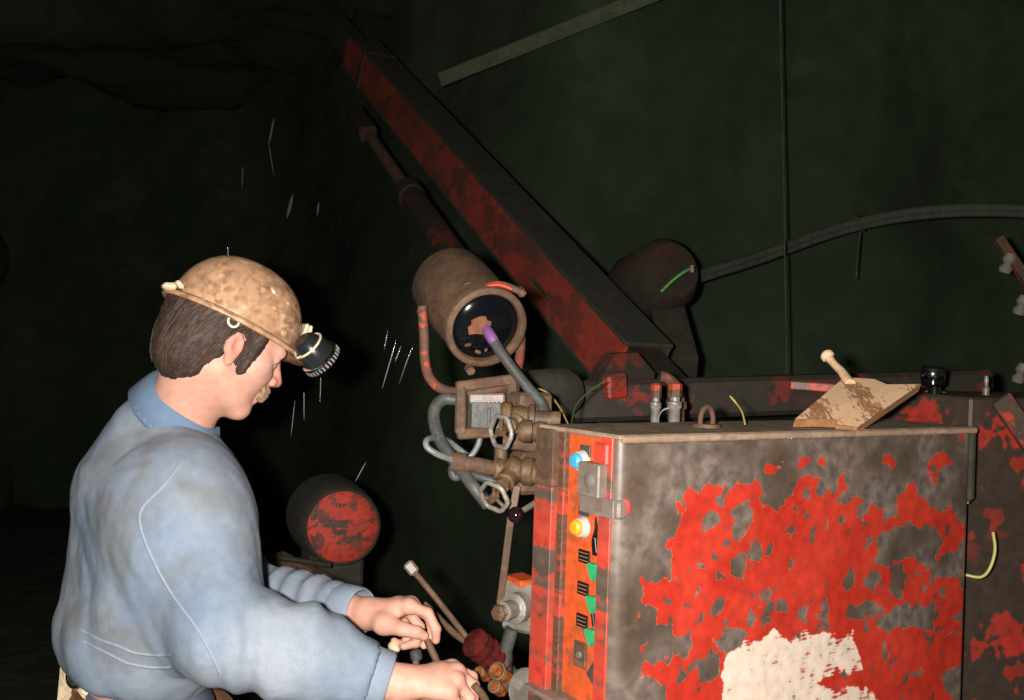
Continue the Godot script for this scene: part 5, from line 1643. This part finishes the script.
	var lp := at(320, 357.5, 1.668)
	var cl := thing("cap_lamp", "unlit black and chrome miner's cap lamp clipped to the hard hat's front", "lamp", lp)
	part("housing", std(Color8(58, 60, 64), 0.22, 0.7), cl, func(mb: MB): lathe(mb, along(lp, ld), [Vector2(0, -0.046), Vector2(0.014, -0.046), Vector2(0.02, -0.041), Vector2(0.027, -0.024), Vector2(0.0305, -0.008), Vector2(0.0305, 0.0)], 32))
	var bz := part("bezel", M.chrome, cl, func(mb: MB): lathe(mb, along(lp, ld), [Vector2(0.03, -0.005), Vector2(0.034, -0.004), Vector2(0.0345, 0.0), Vector2(0.0335, 0.002)], 36))
	part("bezel_ring", M.black, bz, func(mb: MB): lathe(mb, along(lp, ld), [Vector2(0.0335, 0.002), Vector2(0.0335, 0.010), Vector2(0.031, 0.013), Vector2(0.027, 0.013), Vector2(0.027, 0.008)], 36))
	part("bezel_ribs", M.steel, bz, func(mb: MB):
		var X := along(lp, ld)
		for k in 30:
			var a := TAU * k / 30
			box(mb, X * Transform3D(Basis(Vector3.UP, -a), Vector3(cos(a) * 0.0335, 0.006, sin(a) * 0.0335)), Vector3(0.0022, 0.0075, 0.003), 0.0005))
	var gl := std(Color8(210, 220, 226), 0.05)
	gl.transparency = BaseMaterial3D.TRANSPARENCY_ALPHA
	gl.albedo_color.a = 0.25
	part("lens", gl, cl, func(mb: MB): lathe(mb, along(lp, ld), [Vector2(0.0275, 0.009), Vector2(0.0275, 0.011), Vector2(0, 0.012), Vector2(0, 0.010), Vector2(0.0275, 0.009)], 28))
	part("reflector", M.chrome, cl, func(mb: MB): lathe(mb, along(lp, ld), [Vector2(0.027, 0.007), Vector2(0.018, -0.01), Vector2(0.004, -0.018), Vector2(0, -0.018)], 28))
	part("strap_wire", M.cream, cl, func(mb: MB):
		tube(mb, [lp - ld * 0.03 + B2 * Vector3(-0.012, -0.03, 0.015), lp - ld * 0.008 + B2 * Vector3(-0.03, -0.018, 0.02)], 0.0018, 6)
		ring(mb, lp - ld * 0.03, ld, 0.0265, 0.0022, 28))

func weave() -> StandardMaterial3D:
	var s := 256
	var a := noise_bytes(s, 101, 0.25, 2)
	var b := noise_bytes(s, 103, 0.03, 4)
	var im := PackedByteArray()
	im.resize(s * s * 3)
	var hb := PackedByteArray()
	hb.resize(s * s)
	for j in s:
		for i in s:
			var o := j * s + i
			var tw := 0.5 + 0.5 * sin((i + j) * TAU / 8.0)
			var k := 0.86 + 0.16 * (a[o] / 255.0) + 0.10 * (b[o] / 255.0 - 0.5)
			var w := int(clampf(k * 0.98, 0, 1) * 255)
			im[o * 3] = w; im[o * 3 + 1] = w; im[o * 3 + 2] = w
			hb[o] = int(clampf(tw * 0.5 + a[o] / 510.0, 0, 1) * 255)
	var m := tri_mat(Image.create_from_data(s, s, false, Image.FORMAT_RGB8, im), Image.create_from_data(s, s, false, Image.FORMAT_L8, hb), 6.0, 0.9, 0.0, 0.025)
	m.vertex_color_use_as_albedo = true
	return m

func hat_paint() -> StandardMaterial3D:
	var s := 384
	var a := noise_bytes(s, 111, 0.012, 5)
	var b := noise_bytes(s, 113, 0.05, 4)
	var c := noise_bytes(s, 115, 0.03, 2)
	var rgb := PackedByteArray()
	rgb.resize(s * s * 3)
	var hb := PackedByteArray()
	hb.resize(s * s)
	for i in s * s:
		var f := a[i] / 255.0
		var g := b[i] / 255.0
		var e := c[i] / 255.0
		var col := Color8(158, 120, 92).lerp(Color8(186, 150, 120), f)
		col = col.lerp(Color8(108, 78, 56), clampf((f * 0.6 + g - 0.78) * 3.0, 0, 0.85))
		if e > 0.75:
			col = col.lerp(Color8(206, 178, 148), clampf((e - 0.75) * 9.0, 0, 0.9))
		if e < 0.2 and g < 0.5:
			col = col.lerp(Color8(88, 62, 46), clampf((0.2 - e) * 8.0, 0, 0.8))
		rgb[i * 3] = int(col.r * 255); rgb[i * 3 + 1] = int(col.g * 255); rgb[i * 3 + 2] = int(col.b * 255)
		hb[i] = int(clampf(f * 0.5 + g * 0.4, 0, 1) * 255)
	return tri_mat(Image.create_from_data(s, s, false, Image.FORMAT_RGB8, rgb), Image.create_from_data(s, s, false, Image.FORMAT_L8, hb), 2.4, 0.42, 0.0, 0.05)
